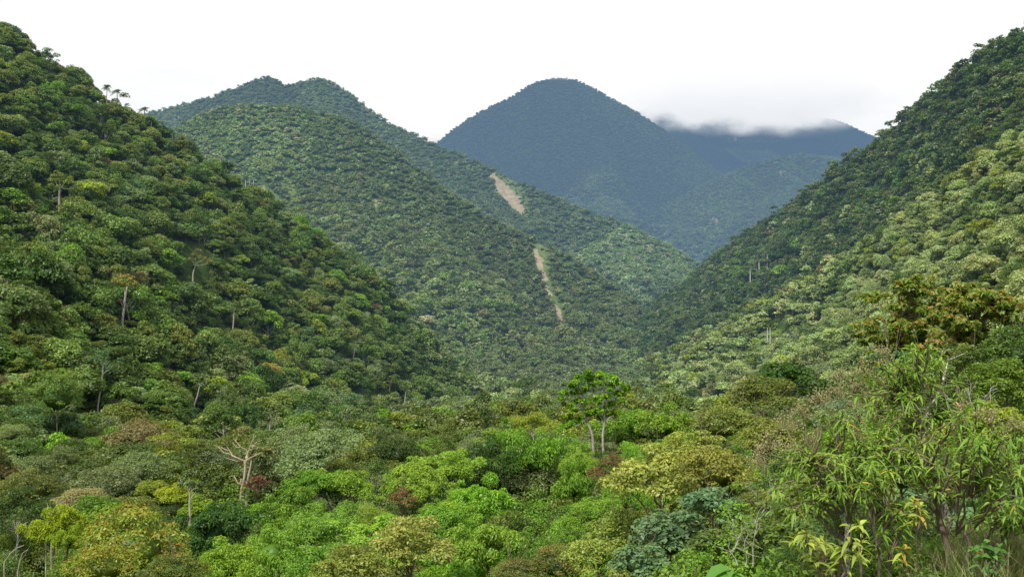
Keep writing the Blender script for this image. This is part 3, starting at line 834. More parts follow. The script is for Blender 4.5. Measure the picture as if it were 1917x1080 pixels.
# ------------------------------------------------------------------ trees and shrubs of the near valley floor
def near_things():
    V, V2 = C['vine'], C['vine2']
    vines = [  # u, v, Y, width px, height ratio, colour, label
        (1005, 842, 112, 125, 1.2, V2, 'tall bright green vine-covered mound standing left of the twin trees'),
        (905, 862, 108, 120, 1.0, C['deep'], 'dark green leafy mound at the head of the gully, left of the tallest vine mound'),
        (840, 872, 100, 120, .8, V, 'light green vine mound rolling down towards the dark gully'),
        (775, 905, 92, 120, .7, V, 'low light green vine mound right of the red-leaved shrub'),
        (1075, 905, 84, 90, 1.3, V2, 'upright vine-draped mound on the right rim of the dark gully'),
        (915, 935, 74, 120, .8, V, 'wide vine-covered mound above the left rim of the dark gully'),
        (865, 935, 82, 110, .75, V, 'small vine mound beside the wide one near the gully'),
        (1085, 865, 95, 80, .8, V, 'vine mound below the leaning twin-tree trunk'),
        (985, 1035, 48, 110, .9, V2, 'bright vine mound at the lower end of the dark gully'),
        (905, 1025, 48, 140, .95, V, 'fresh green vine mound with pointed top at the bottom centre'),
        (830, 985, 60, 130, .7, V2, 'broad vine mound above the yellow-leaved shrub at the bottom'),
        (725, 1000, 55, 130, .75, V, 'vine mound between the broom-like shrub and the yellow-leaved shrub'),
        (595, 985, 57, 140, .8, V2, 'vine mound in the bottom left thicket, right of the thin white trunk'),
        (510, 1030, 46, 150, .9, V, 'bright vine mound on the lower edge, left of centre'),
        (425, 1055, 42, 140, .9, V, 'yellow-green vine mound at the lower edge beside the orange-tipped tree'),
        (400, 990, 58, 130, .9, C['deep'], 'deep green vine mound around the foot of the thin white trunk'),
        (1205, 800, 138, 130, .8, V2, 'grassy green vine mound right of the twin trees'),
        (1250, 795, 118, 110, .8, V, 'second vine mound right of the twin trees, farther right'),
        (1205, 850, 108, 100, .7, V, 'vine mound in the shade just below the twin trees'),
        (1290, 825, 110, 90, .7, V2, 'small vine mound behind the yellow-green shrubs'),
        (650, 905, 90, 110, .75, V, 'light vine mound left of the red-leaved shrub'),
        (600, 905, 92, 110, .8, V2, 'vine mound between the bare dead tree and the red-leaved shrub'),
        (545, 945, 78, 110, .8, V2, 'vine mound at the foot of the bare dead tree'),
        (375, 950, 76, 90, .8, V, 'vine mound left of the foot of the bare dead tree'),
        (1110, 955, 58, 130, .8, V, 'vine mound on the right slope above the orange-brown shrub'),
        (1180, 925, 64, 100, .7, V2, 'vine mound below the red diagonal shrub'),
        (625, 1050, 42, 150, .7, V2, 'vine mound on the lower edge near the middle left'),
        (840, 965, 68, 120, .7, V, 'flat vine carpet mound below the red-leaved shrub'),
    ]
    for i, (u, v, Y, wp, hr, t, lab) in enumerate(vines):
        put('thicket', u, v, Y, wp, lab, t, hr=hr, group='vine mounds on the valley floor')
    trees = [
        ('shrub', 700, 968, 58, 78, C['lime'], None, 1.05, 'round broom-like shrub with upright stems in the vine mounds'),
        ('blush', 752, 934, 66, 74, C['red'], C['olive'], .8, 'brick-red leaved shrub among green vines, left of the gully'),
        ('blush', 1150, 866, 72, 58, C['red'], C['olive'], .7, 'reddish shrub on the right slope, upper half of the red pair'),
        ('blush', 1118, 888, 70, 54, C['red'], C['olive'], .8, 'reddish shrub on the right slope, lower half of the red pair'),
        ('blush', 482, 908, 113, 58, C['rust'], C['red'], .8, 'rust-tinged shrub beside the trunk of the bare dead tree'),
        ('tipped', 250, 1015, 38, 215, C['lime'], C['orange'], .95, 'orange-tipped leafy tree on the lower edge, at left'),
        ('tipped', 190, 1060, 34, 150, C['lime'], C['orange'], .8, 'low orange-tipped bush left of the bigger orange-tipped tree'),
        ('tipped', 330, 1068, 34, 120, C['mid'], C['orange'], .8, 'orange-tipped bush at the lower edge, right of the bigger orange-tipped tree'),
        ('thicket', 112, 985, 50, 85, C['limey'], None, 1.1, 'vivid yellow-green vine clump near the left edge'),
        ('thicket', 128, 1010, 47, 70, C['limey'], None, .9, 'vivid yellow-green vine clump below its twin near the left edge'),
        ('broad', 180, 970, 55, 130, C['bright'], None, .9, 'bright green leafy tree right of the yellow-green vine clumps'),
        ('broad', 330, 930, 78, 80, C['limey'], C['yellow'], .8, 'lime-leaved tree behind the thin white trunk'),
        ('broad', 285, 915, 88, 70, C['lime'], C['yellow'], .8, 'lime-leaved tree left of the one behind the thin white trunk'),
        ('tier', 320, 842, 118, 130, C['lime'], C['tan'], .95, 'tiered yellow-green tree with flat leaf layers, left of the dead tree'),
        ('tier', 380, 850, 122, 80, C['olive'], C['tan'], .8, 'tiered olive tree between the yellow-green tiered tree and the dead tree'),
        ('broad', 768, 1030, 38, 170, C['yel'], C['orange'], .9, 'yellow-leaved shrub in the vine mounds at the lower edge'),
        ('broad', 660, 1065, 35, 150, C['yel2'], C['tan'], .8, 'yellow-olive shrub on the lower edge, left of the yellow-leaved shrub'),
        ('broad', 1235, 905, 26, 200, C['yel'], C['yellow'], .9, 'big yellow-green leafy shrub on the right slope'),
        ('broad', 1340, 880, 24, 150, C['yel2'], C['yellow'], .9, 'yellow-green shrub with dark gaps right of the biggest one'),
        ('broad', 1300, 850, 32, 150, C['yel'], C['tan'], .7, 'yellow crown behind the biggest yellow-green shrub'),
        ('broad', 1165, 1000, 27, 150, C['yel2'], C['yellow'], .8, 'olive-yellow shrub right of the orange-brown shrub'),
        ('broad', 1120, 1050, 25, 150, C['yel'], C['tan'], .7, 'yellowish shrub at the lower edge, right of centre'),
        ('broad', 1350, 790, 44, 130, C['yel2'], C['yellow'], .8, 'yellow-olive tree on the slope behind the yellow-green shrubs'),
        ('broad', 1430, 750, 60, 140, C['olive'], C['yellow'], .8, 'olive crown above the slope left of the orange-tipped right trees'),
        ('broad', 1440, 820, 32, 130, C['yel2'], C['yellow'], .8, 'yellow-olive shrub left of the brown flower sprays'),
        ('bigleaf', 1255, 1000, 22, 160, C['bluish'], None, .8, 'blue-green broad-leaved shrub at the lower right of centre'),
        ('bigleaf', 1340, 960, 21, 140, C['bluish'], None, .8, 'blue-green broad-leaved shrub right of its larger neighbour'),
        ('bigleaf', 1200, 1050, 20, 120, C['bluish'], None, .8, 'blue-green shrub on the lower edge, left of the big drooping leaf'),
        ('bigleaf', 1350, 1035, 16, 130, C['mid'], None, .8, 'dark green shrub behind the big drooping leaf'),
        ('bigleaf', 1440, 1010, 14, 130, C['mid'], None, .8, 'glossy green shrub left of the lance-leaved shrubs'),
        ('tipped', 1045, 1052, 33, 130, C['olive'], C['orange'], .75, 'orange-brown tipped shrub at the lower edge, middle right'),
        ('tipped', 965, 1072, 32, 100, C['olive'], C['orange'], .7, 'brownish tipped shrub left of the larger orange-brown one'),
        ('fine', 205, 905, 95, 140, C['grey'], C['tan'], .8, 'fine-leaved grey-green tree with pale stems, lower left'),
        ('fine', 110, 880, 112, 130, C['grey'], None, .8, 'fine-leaved grey-green tree below the dark wood, far left'),
        ('fine', 150, 925, 82, 120, C['tan'], C['red'], .7, 'fine-leaved tan crown with reddish tints, lower left'),
        ('fine', 55, 915, 90, 130, C['olive'], C['tan'], .8, 'olive fine-leaved tree at the left edge'),
        ('fine', 265, 880, 105, 140, C['grey'], None, .8, 'rounded grey-green tree left of the tiered yellow-green tree'),
        ('fine', 35, 965, 72, 140, C['dark'], None, .9, 'dark rounded tree at the left edge above the bent stems'),
        ('fine', 240, 940, 76, 120, C['olive'], C['rust'], .75, 'olive fine-leaved tree above the orange-tipped tree'),
        ('fine', 560, 835, 140, 130, C['grey'], None, .8, 'pale grey-green tree right of the dead tree'),
        ('fine', 622, 852, 128, 110, C['tan'], C['brown'], .8, 'brownish grey tree above the vine mounds, middle left'),
        ('fine', 500, 850, 146, 130, C['mid'], None, .8, 'mid green tree just behind the dead tree branches'),
        ('fine', 690, 868, 124, 110, C['mid'], None, .8, 'mid green tree above the red-leaved shrub'),
        ('fine', 400, 868, 122, 110, C['grey'], None, .8, 'grey-green tree left of the dead tree trunk'),
        ('fine', 745, 850, 128, 110, C['dark'], None, .9, 'dark tree overhanging the light vine mounds, middle'),
        ('broad', 835, 815, 140, 70, C['olive'], C['orange'], 1., 'olive tree with brown tips left of the tallest vine mound'),
        ('fine', 1000, 800, 150, 100, C['lime'], None, .7, 'low lime-green crown left of the twin trees'),
        ('fine', 1260, 775, 150, 90, C['grey'], None, .8, 'grey-green crown right of the twin trees on the slope'),
        ('bigleaf', 1530, 735, 42, 90, C['deep'], None, .8, 'dark glossy-leaved tree left of the orange-tipped right trees'),
        ('bigleaf', 1470, 700, 130, 110, C['deep'], None, .6, 'dark flat crown below the sunlit hillside'),
        ('broad', 1580, 780, 26, 120, C['bluish'], None, .8, 'green shrub below the left orange-tipped right tree'),
        ('bigleaf', 1665, 690, 18, 110, C['blue'], None, .8, 'blue-green shrub under the orange-tipped trees'),
        ('bigleaf', 1730, 690, 15, 100, C['mid'], None, .9, 'green broad-leaved shrub at the head of the forked pale trunk'),
        ('broad', 1880, 735, 20, 170, C['bright'], C['yellow'], .9, 'bright green bush at the right edge'),
        ('broad', 1905, 660, 23, 150, C['mid'], C['orange'], .9, 'dark green tree at the right edge beside the orange-tipped trees'),
        ('broad', 1820, 700, 23, 150, C['mid'], C['olive'], .9, 'green leafy tree under the right orange-tipped crown'),
        ('broad', 1860, 800, 15, 150, C['lime'], None, .9, 'light green bush behind the right lance-leaved shrub'),
        ('broad', 1640, 740, 20, 140, C['mid'], None, .8, 'shaded green shrub behind the lance-leaved shrubs'),
        ('broad', 1760, 760, 17, 110, C['dark'], None, .9, 'dark shrub behind the forked pale trunk'),
        ('broad', 1480, 900, 19, 150, C['mid'], None, .8, 'green shrub behind the left lance-leaved shrub'),
        ('broad', 1680, 870, 13, 200, C['mid'], None, .8, 'shaded shrub filling the gap between the lance-leaved stems'),
        ('shrub', 1640, 985, 11.5, 170, C['dark'], None, .7, 'dark small-leaved shrub low behind the lance-leaved stems'),
        ('shrub', 1500, 1055, 11, 170, C['dark'], None, .7, 'dark low shrub at the lower edge left of the lance-leaved shrubs'),
        ('shrub', 1420, 930, 18, 130, C['olive'], None, .8, 'twiggy olive shrub between blue-green and lance-leaved shrubs'),
        ('shrub', 1820, 880, 13, 160, C['olive'], None, .8, 'olive shrub behind the brown main stem at right'),
    ]
    for k, u, v, Y, wp, t, t2, hr, lab in trees:
        put(k, u, v, Y, wp, lab, t, t2, hr)


near_things()


# ------------------------------------------------------------------ trees drawn limb by limb
def clump_tree(name, label, cat, Y, trunk, clumps, leaf, t, t2=None, alt=0., nleaf=120, bark=None, tw=(8, 4), flat=.75, droop=.3, depth=.8, asp=.5, limb=True, group=None, seed=1, core=True, limbs=None):
    """trunk: [(u, v, radius px)] from the foot up; clumps: [(u, v, radius px)]."""
    g = np.random.default_rng(seed)
    k = Y / F
    base = P(trunk[0][0], trunk[0][1], Y)
    e = root(name, base, label, cat, group)
    tm = MB(); pts = np.array([P(a, b, Y) - base for a, b, r in trunk]); rad = np.array([r * k for *_, r in trunk])
    pts[1:-1] += g.normal(size=pts[1:-1].shape) * rad[1:-1, None] * .4
    low = pts[0] - np.array([0, 0, 2.5]) + (pts[0] - pts[1]) * .1
    tube(tm, np.vstack([low, pts]), np.concatenate([[rad[0] * 1.25], rad]), 8 if False else 6)
    for br in (limbs or []):
        bp = np.array([P(a, b, Y) - base + np.array([0, g.normal() * .25, 0]) for a, b, r in br]); bp[0, 1] = 0
        tube(tm, bp, [r * k for *_, r in br], 6)
    if clumps:
        cm = MB()
        for (u, v, r) in clumps:
            off = g.normal() * depth * np.mean([c[2] for c in clumps]) * k * 1.6
            c = P(u, v, Y) - base + np.array([0, off, 0])
            for q in range(4):
                cc = c + g.normal(size=3) * r * k * np.array([.5, .5, .3])
                puff(cm, g, cc, r * k * .62, nleaf // 4, leaf, asp, flat, droop, .6, .35, alt, True, g.normal() * .06)
            if limb:
                j = int(np.argmin(np.linalg.norm(pts[len(pts) // 3:] - c * np.array([1, 1, .8]), axis=1))) + len(pts) // 3
                tube(tm, wob(g, pts[j], c, 5, r * k * .12, -.1 * r * k), np.linspace(rad[j] * .55, rad[j] * .16, 5), 5)
        child('crown', cm.mesh(name + '_crown', [LEAF]), e, t=t, t2=t2 if t2 is not None else t)
    child('trunk', tm.mesh(name + '_trunk', [bark or BARK_PALE], True), e)
    return e


BR = (0.130, 0.300, 0.018)
clump_tree('slender_tree', 'left of the twin slender trees, its pale trunk leaning left under a loose crown', 'tree', 132,
           [(1111, 846, 2.50), (1107, 815, 2.34), (1101, 790, 2.03), (1095, 768, 1.72), (1091, 745, 1.40), (1085, 722, 0.94)],
           [(1053, 734, 8.55), (1067, 722, 10.45), (1082, 712, 11.40), (1097, 706, 9.50), (1071, 740, 9.50), (1060, 758, 8.55), (1075, 768, 10.45), (1065, 780, 8.55), (1089, 752, 9.50), (1058, 800, 9.50), (1071, 795, 8.55), (1098, 728, 9.50), (1047, 745, 5.70), (1085, 785, 8.55), (1103, 772, 8.55), (1086, 735, 9.50), (1078, 752, 8.55)],
           .50, BR, C['lime'], .3, 210, seed=3)
clump_tree('slender_tree', 'right of the twin slender trees, straight trunk and denser umbrella crown', 'tree', 130,
           [(1129, 842, 2.50), (1129, 815, 2.34), (1131, 788, 2.03), (1132, 765, 1.87), (1133, 745, 1.40), (1128, 722, 0.94)],
           [(1100, 703, 10.45), (1116, 700, 11.40), (1133, 703, 11.40), (1150, 710, 11.40), (1164, 719, 10.45), (1174, 728, 7.60), (1143, 722, 11.40), (1123, 718, 11.40), (1107, 722, 10.45), (1157, 735, 9.50), (1138, 742, 10.45), (1118, 742, 10.45), (1147, 758, 11.40), (1127, 764, 10.45), (1154, 772, 9.50), (1141, 778, 9.50), (1114, 768, 8.55), (1127, 785, 7.60), (1109, 750, 8.55), (1163, 750, 6.65)],
           .50, BR, C['lime'], .25, 230, seed=4)
clump_tree('bare_tree', 'dead leafless tree with forked pale branches above the vine mounds', 'dead tree', 110,
           [(450, 945, 3.12), (453, 915, 2.80), (457, 893, 2.56), (460, 872, 2.48), (460, 860, 2.00)], [], .3, C['olive'], bark=BARK_DEAD, seed=5,
           limbs=[[(459, 872, 2.41), (456, 862, 2.12), (448, 857, 1.70), (436, 852, 1.49), (427, 843, 1.13), (422, 832, 0.70), (416, 826, 0.50)], [(432, 850, 1.13), (420, 846, 0.78), (410, 836, 0.50), (400, 832, 0.28)], [(427, 843, 0.99), (414, 838, 0.70), (404, 838, 0.35)],
                  [(460, 866, 2.12), (464, 850, 1.62), (460, 842, 1.34), (452, 835, 1.13), (444, 828, 0.85), (438, 820, 0.57)], [(455, 838, 0.92), (444, 836, 0.70), (436, 828, 0.42)], [(463, 852, 1.20), (468, 838, 0.92), (473, 826, 0.70), (480, 814, 0.50)], [(472, 829, 0.70), (476, 816, 0.57), (475, 812, 0.28)],
                  [(470, 835, 0.85), (480, 828, 0.70), (490, 824, 0.42)], [(461, 862, 1.42), (468, 857, 1.13), (478, 852, 0.78), (490, 846, 0.50)], [(453, 908, 1.84), (447, 902, 1.42), (441, 895, 1.06), (438, 889, 0.70)], [(452, 906, 1.42), (452, 899, 1.13), (451, 896, 0.70)], [(456, 862, 1.13), (444, 863, 0.78), (430, 858, 0.50), (418, 856, 0.28)],
                  [(460, 858, 1.55), (461, 846, 0.92), (470, 842, 0.64), (482, 838, 0.35)]])
clump_tree('leaning_tree', 'low tan-leaved crown growing out of the right side of the dead tree', 'tree', 113,
           [(462, 905, 2.5), (466, 880, 2.2), (472, 860, 1.8), (478, 848, 1.2)], [(470, 842, 9), (482, 838, 10), (492, 842, 10), (500, 848, 9), (488, 850, 9), (476, 852, 8)], .35, C['olive'], C['tan'], .5, 140, seed=6)
clump_tree('thin_tree', 'thin straight white trunk with sparse top rising from the vine mounds', 'tree', 66,
           [(355, 992, 2.2), (355.5, 965, 2.1), (355.5, 940, 1.9), (355, 920, 1.5), (355, 905, 1)], [(345, 900, 10), (362, 896, 12), (375, 908, 9), (352, 886, 9), (338, 912, 8)], .25, C['grey'], C['mid'], .2, 130, seed=7,
           limbs=[[(356, 935, 1.3), (361, 927, 1.1), (366, 921, .7)]])
# pale trunks on the left hillside
for lab, tk, cl, t, t2, sd_ in [
    ('tall pale trunk under a flat yellow crown on the left slope', [(229, 600, 2.4), (232, 575, 2.2), (235, 555, 2), (238, 538, 1.6)], [(224, 527, 9), (236, 520, 10), (248, 524, 9), (256, 532, 7), (230, 534, 7), (222, 562, 6), (244, 533, 8)], C['yellow'], C['orange'], 11),
    ('pale leaning trunk with dark crown on the lower left slope', [(183, 760, 2), (187, 730, 1.9), (191, 700, 1.6), (193, 685, 1.2)], [(190, 660, 13), (205, 668, 12), (215, 680, 10), (180, 672, 10)], C['blue'], C['mid'], 12),
    ('thin white trunk in a dark gap, mid left slope', [(436, 616, 1.5), (437, 598, 1.4), (438, 582, 1.2)], [(434, 574, 9), (444, 570, 10), (428, 580, 8)], C['mid'], C['olive'], 13),
    ('slanting pale trunk above the grey trees, lower left slope', [(364, 756, 1.5), (370, 738, 1.4), (374, 722, 1.2)], [(378, 712, 11), (366, 708, 10), (388, 718, 9)], C['mid'], C['grey'], 14),
    ('slim white trunk standing behind the dead tree', [(504, 822, 1.6), (506, 800, 1.5), (508, 778, 1.2)], [(508, 770, 8), (498, 776, 7), (516, 776, 7)], C['grey'], C['mid'], 15),
    ('forked pale trunk under a lime crown, upper left slope', [(111, 386, 2), (111, 368, 1.8), (112, 352, 1.5)], [(98, 338, 10), (112, 332, 11), (126, 340, 11), (138, 350, 8), (104, 350, 8)], C['lime'], C['olive'], 16),
    ('pale trunk under a rounded yellow crown, left slope', [(346, 482, 1.6), (347, 468, 1.5), (349, 452, 1.2)], [(352, 446, 9), (364, 450, 9), (342, 452, 8)], C['olive'], C['tan'], 17),
    ('spreading pale-limbed tree with thin leaves, left slope', [(361, 524, 1.7), (362, 512, 1.5), (366, 496, 1.2)], [(368, 474, 9), (380, 482, 10), (392, 492, 9), (358, 486, 8)], C['brown'], C['olive'], 18),
    ('small umbrella tree with pale trunk above the valley, far end of left slope', [(661, 672, 1.4), (664, 655, 1.3), (666, 640, 1)], [(654, 632, 8), (666, 628, 9), (678, 633, 8), (688, 640, 6)], C['olive'], C['mid'], 19),
    ('pale trunk with a twin stub, right part of the left slope', [(757, 756, 1.3), (759, 744, 1.2), (760, 734, 1)], [(756, 727, 8), (768, 726, 8), (762, 718, 7)], C['olive'], C['mid'], 20),
]:
    u, v = tk[0][0], tk[0][1]
    ys = np.linspace(110, 480, 300); sz_, _ = surface(np.full(300, u), ys); vv = V0 - F * (sz_ + 1.5) / ys
    Yt = ys[np.argmin(np.abs(vv - v))] - 2
    clump_tree('pale_trunked_tree', lab, 'tree', float(Yt), tk, cl, .45 * max(1, Yt / 260), t, t2, .35, 190, seed=sd_, depth=.5)

# the two orange-tipped trees on the right bank
g = np.random.default_rng(44)
def cluster_ring(cu, cv, ru, rv, n, r):
    out = []
    while len(out) < n:
        a, b = g.uniform(-1, 1, 2)
        if a * a + b * b < 1 and not (b > .35 and g.random() < .5): out.append((cu + a * ru, cv + b * rv, r * g.uniform(.75, 1.25)))
    return out


clump_tree('flame_tipped_tree', 'taller left orange-tipped tree above the right bank', 'tree', 30, [(1692, 760, 5), (1690, 700, 4.6), (1686, 650, 4), (1684, 600, 3), (1682, 550, 1.8)],
           [(1682, 525, 18), (1696, 530, 18), (1668, 540, 18)] + cluster_ring(1688, 585, 66, 52, 24, 18) + cluster_ring(1668, 630, 60, 24, 12, 16) + cluster_ring(1680, 668, 72, 40, 18, 17), .15, (0.14, 0.225, 0.032), (.30, .20, .055), .30, 230, bark=BARK_BROWN, seed=31, droop=.7, asp=.44, depth=1.6)
clump_tree('flame_tipped_tree', 'wider right orange-tipped tree above the right bank', 'tree', 28, [(1845, 790, 5), (1840, 720, 4.6), (1832, 670, 4), (1815, 620, 3), (1800, 570, 1.8)],
           [(1792, 538, 18), (1810, 534, 18), (1828, 545, 16), (1775, 548, 16)] + cluster_ring(1806, 588, 72, 46, 26, 18) + cluster_ring(1790, 645, 88, 34, 22, 17) + cluster_ring(1862, 590, 36, 34, 9, 16) + cluster_ring(1800, 690, 105, 48, 30, 17), .155, (0.155, 0.23, 0.04), (.32, .215, .06), .34, 230, bark=BARK_BROWN, seed=32, droop=.7, asp=.44, depth=1.6,
           limbs=[[(1836, 690, 2.4), (1856, 640, 1.8), (1866, 610, 1.2), (1870, 585, .7)], [(1838, 700, 2.4), (1870, 670, 1.6), (1888, 650, .8)]])


# ------------------------------------------------------------------ palms along the left skyline
def make_palm():
    g = np.random.default_rng(5)
    t = MB(); tube(t, wob(g, (0, 0, -4), (0, 0, 6.0), 6, .05), np.linspace(.20, .13, 6), 6)
    c = MB()
    for k in range(13):
        a = k * 2.4; el = g.uniform(-.25, 1.1); Lf = g.uniform(2.0, 2.7)
        n = 7; s = np.linspace(0, 1, n)
        r = Lf * s * math.cos(el) + 0; zz = 6 + Lf * s * math.sin(el) - 1.5 * s ** 2
        mid = np.stack([r * math.cos(a), r * math.sin(a), zz], 1)
        for side in (-1, 1):
            for j in range(1, n):
                for q in (0, .5):
                    m = mid[j - 1] * (1 - q) + mid[j] * q
                    w_ = .62 * math.sin(math.pi * min(1, .12 + .85 * s[j])) + .1
                    out = np.array([-math.sin(a) * side, math.cos(a) * side, -.45]) * w_ + (mid[j] - mid[j - 1]) * .5
                    d = (mid[j] - mid[j - 1]) * .42
                    c.quads([m, m + d, m + out + d * .5, m + out], [[0, 1, 2, 3]], .35 + .3 * g.random())
    return t.mesh('palm_trunk', [BARK_PALE], True), c.mesh('palm_fronds', [LEAF])


PT, PF = make_palm()
for u, vtop, sc, lab in [(200, 149, 1.0, 'palm with ragged crown on the left skyline, highest of the skyline palms'), (219, 157, 1.1, 'palm with spread fronds on the left skyline, second highest'), (270, 190, 1.15, 'lowest palm breaking the left skyline against the sky'),
                         (283, 212, .9, 'palm just under the skyline before the far blue ridge'), (302, 218, .8, 'small palm before the far ridge, below the skyline'), (323, 236, .9, 'lowest palm on the left ridge, against the middle hill')]:
    D = float(LEFT_HILL.par(np.array([u]))[0][0])
    Y = D - 2
    zt = (V0 - vtop) / F * Y
    e = root('palm_tree', (P(u, 0, Y)[0], Y, zt - 7.4 * sc - 1.2), lab, 'palm', 'palms on the left ridge')
    rz = random.random() * 6.28
    child('trunk', PT, e, rot=(0, 0, rz), scl=(sc,) * 3); child('crown', PF, e, rot=(0, 0, rz), scl=(sc,) * 3, t=(.07, .115, .045), t2=(.07, .115, .045))


# ------------------------------------------------------------------ concrete line poles
def pole(u, vt_, vb_, label, group, w=1.0):
    # the nearest slope point that shows at this height
    Y = first_hit(u, vb_) if u > 1300 else slope_at(u, vb_, 480, 1200, .5)
    k = Y / F
    b = P(u, vb_, Y); h = (vb_ - vt_) * k
    e = root('line_pole', b, label, 'pole', group)
    r = .95 * w * k
    m = MB(); tube(m, [(0, 0, -3), (0, 0, 0), (0, 0, h * .5), (0, 0, h)], [r * 1.05, r, r * .9, r * .75], 6)
    child('shaft', m.mesh('pole_shaft', [CONCRETE], True), e)
    m = MB()
    for z in (h * .86, h * .97): tube(m, [(0, 0, z - .12 * r), (0, 0, z + .5 * r)], [r * 1.15, r * 1.15], 6)
    child('band', m.mesh('pole_band', [BARK_BROWN]), e)


for a in [(1436.5, 476, 501, 'uppermost line pole on the right hillside', 1), (1421, 489, 508, 'middle line pole of three down the right hillside', 1), (1404.5, 504, 529, 'thicker lower pole of a pair on the right hillside', 1), (1408.5, 507, 522, 'thin grey pole just behind the thicker lower one on the right hillside', .6),
          (1436.8, 613, 642, 'left pole of the pair in the grassy clearing', .9), (1441.8, 613, 641, 'right pole of the pair in the grassy clearing', .9)]:
    pole(a[0], a[1], a[2], a[3], 'poles on the right hillside', a[4])
for a in [(459.5, 337, 350, 'left of three pale poles above the left ridge', .75), (467, 337, 354, 'middle of three pale poles above the left ridge', .8), (474.5, 336, 355, 'right of three pale poles above the left ridge', .8)]:
    pole(a[0], a[1], a[2], a[3], 'three poles above the left ridge', a[4])


# ------------------------------------------------------------------ fill: shrubs between the named ones, and the undergrowth
def project(x, y, z): return U0 + F * x / y, V0 - F * z / y


FILL = []
def fill():
    g = np.random.default_rng(77)
    y = 12.5; taken = []
    while y < 108:
        sp = .062 * y + 1.0
        x0, x1 = (-60 - U0) / F * y, (1990 - U0) / F * y
        x = x0 + g.random() * sp
        while x < x1:
            xx = x + g.normal() * sp * .2; yy = y + g.normal() * sp * .25
            u = U0 + F * xx / yy
            gz = float(surface(u, yy)[0][0])
            if y > 12.5:
                near = vnoise(xx / 12, yy / 12, 8)
                r = min(sp * g.uniform(.5, .85), 3.0)
                hole = 940 < u < 1060 and 52 < yy < 92
                if not hole: FILL.append((u, yy, xx, gz, r))
            x += sp
        y += sp * .85


fill()
FC = []
for (u, Y, x, gz, r) in FILL:
    q = random.random()
    if u > 1150 and Y < 40: kd = ('broad', 'shrub', 'bigleaf', 'broad')[int(q * 4)]; nmz = ('bright', 'yel2', 'mid', 'vine2', 'olive', 'bluish')[int(random.random() * 6)]
    elif u > 1250: kd = ('broad', 'fine', 'shrub')[int(q * 3)]; nmz = ('bright', 'yel2', 'mid', 'vine', 'lime')[int(random.random() * 5)]
    elif 380 < u and Y < 125 and q < .86: kd = 'thicket'; nmz = ('vine', 'vine2', 'vine', 'deep')[int(random.random() * 4)]
    else: kd = ('fine', 'broad', 'shrub', 'fine')[int(random.random() * 4)]; nmz = ('mid', 'grey', 'olive', 'dark', 'bright', 'vine2')[int(random.random() * 6)]
    hr = .9
    # keep the fill lower than the canopy shown by the named crowns
    rise = r * (.15 + .5 * random.random()) * (1.0 if kd != 'thicket' else .2)
    p = KIND[kd][int(random.random() * len(KIND[kd]))]
    nm, ct = NAMEK[kd]
    if kd == 'bigleaf': r = min(r, .7)
    if Y > 60 and kd in ('broad', 'bigleaf'): kd = 'fine'; p = KIND[kd][int(random.random() * 4)]; nm, ct = NAMEK[kd]
    if blocks(u, Y, r * F / Y, V0 - F * (gz + rise + r) / Y, V0 - F * gz / Y): continue
    FC.append((u, Y, x, gz, r, kd, nmz, hr, rise, p, nm, ct))
HUE = dict(vine='bright green', vine2='fresh green', deep='deep green', yel2='yellow-olive', bluish='blue-green', tan='tan', **WORD)
FILLOBJ = []
for (u, Y, x, gz, r, kd, nmz, hr, rise, p, nm, ct) in FC:
    u2, v2 = project(x, Y, gz + rise + r * .5)
    if not (-30 < u2 < 1950 and v2 < 1120): continue
    e = root(nm, (x, Y, gz), None, ct, {'vine_thicket': 'vine mounds on the valley floor'}.get(nm, 'shrubs and trees of the near slope'))
    rz = random.random() * 6.28
    tt = np.array(C[nmz]) * (1 + .12 * rng.normal()) * (1 + .05 * rng.normal(size=3))
    tl_ = .25 if kd == 'thicket' else .1
    child('crown', p.crown, e, (0, 0, rise), (random.uniform(-tl_, tl_), random.uniform(-tl_, tl_), rz), (r * random.uniform(.8, 1.25), r * random.uniform(.8, 1.25), r * hr * random.uniform(.8, 1.2)), tt, tt * np.array([1.4, 1.15, .9]))
    if p.trunk and rise > .15 * r: child('trunk', p.trunk, e, (0, 0, rise), (0, 0, rz), (r * .8, r * .8, r * .8))
    FILLOBJ.append((e, u2, v2, HUE[nmz], {'thicket': 'vine mound', 'fine': 'fine-leaved tree', 'broad': 'broad-leaved tree', 'shrub': 'shrub', 'bigleaf': 'large-leaved shrub'}[kd], -1, r * F / Y))


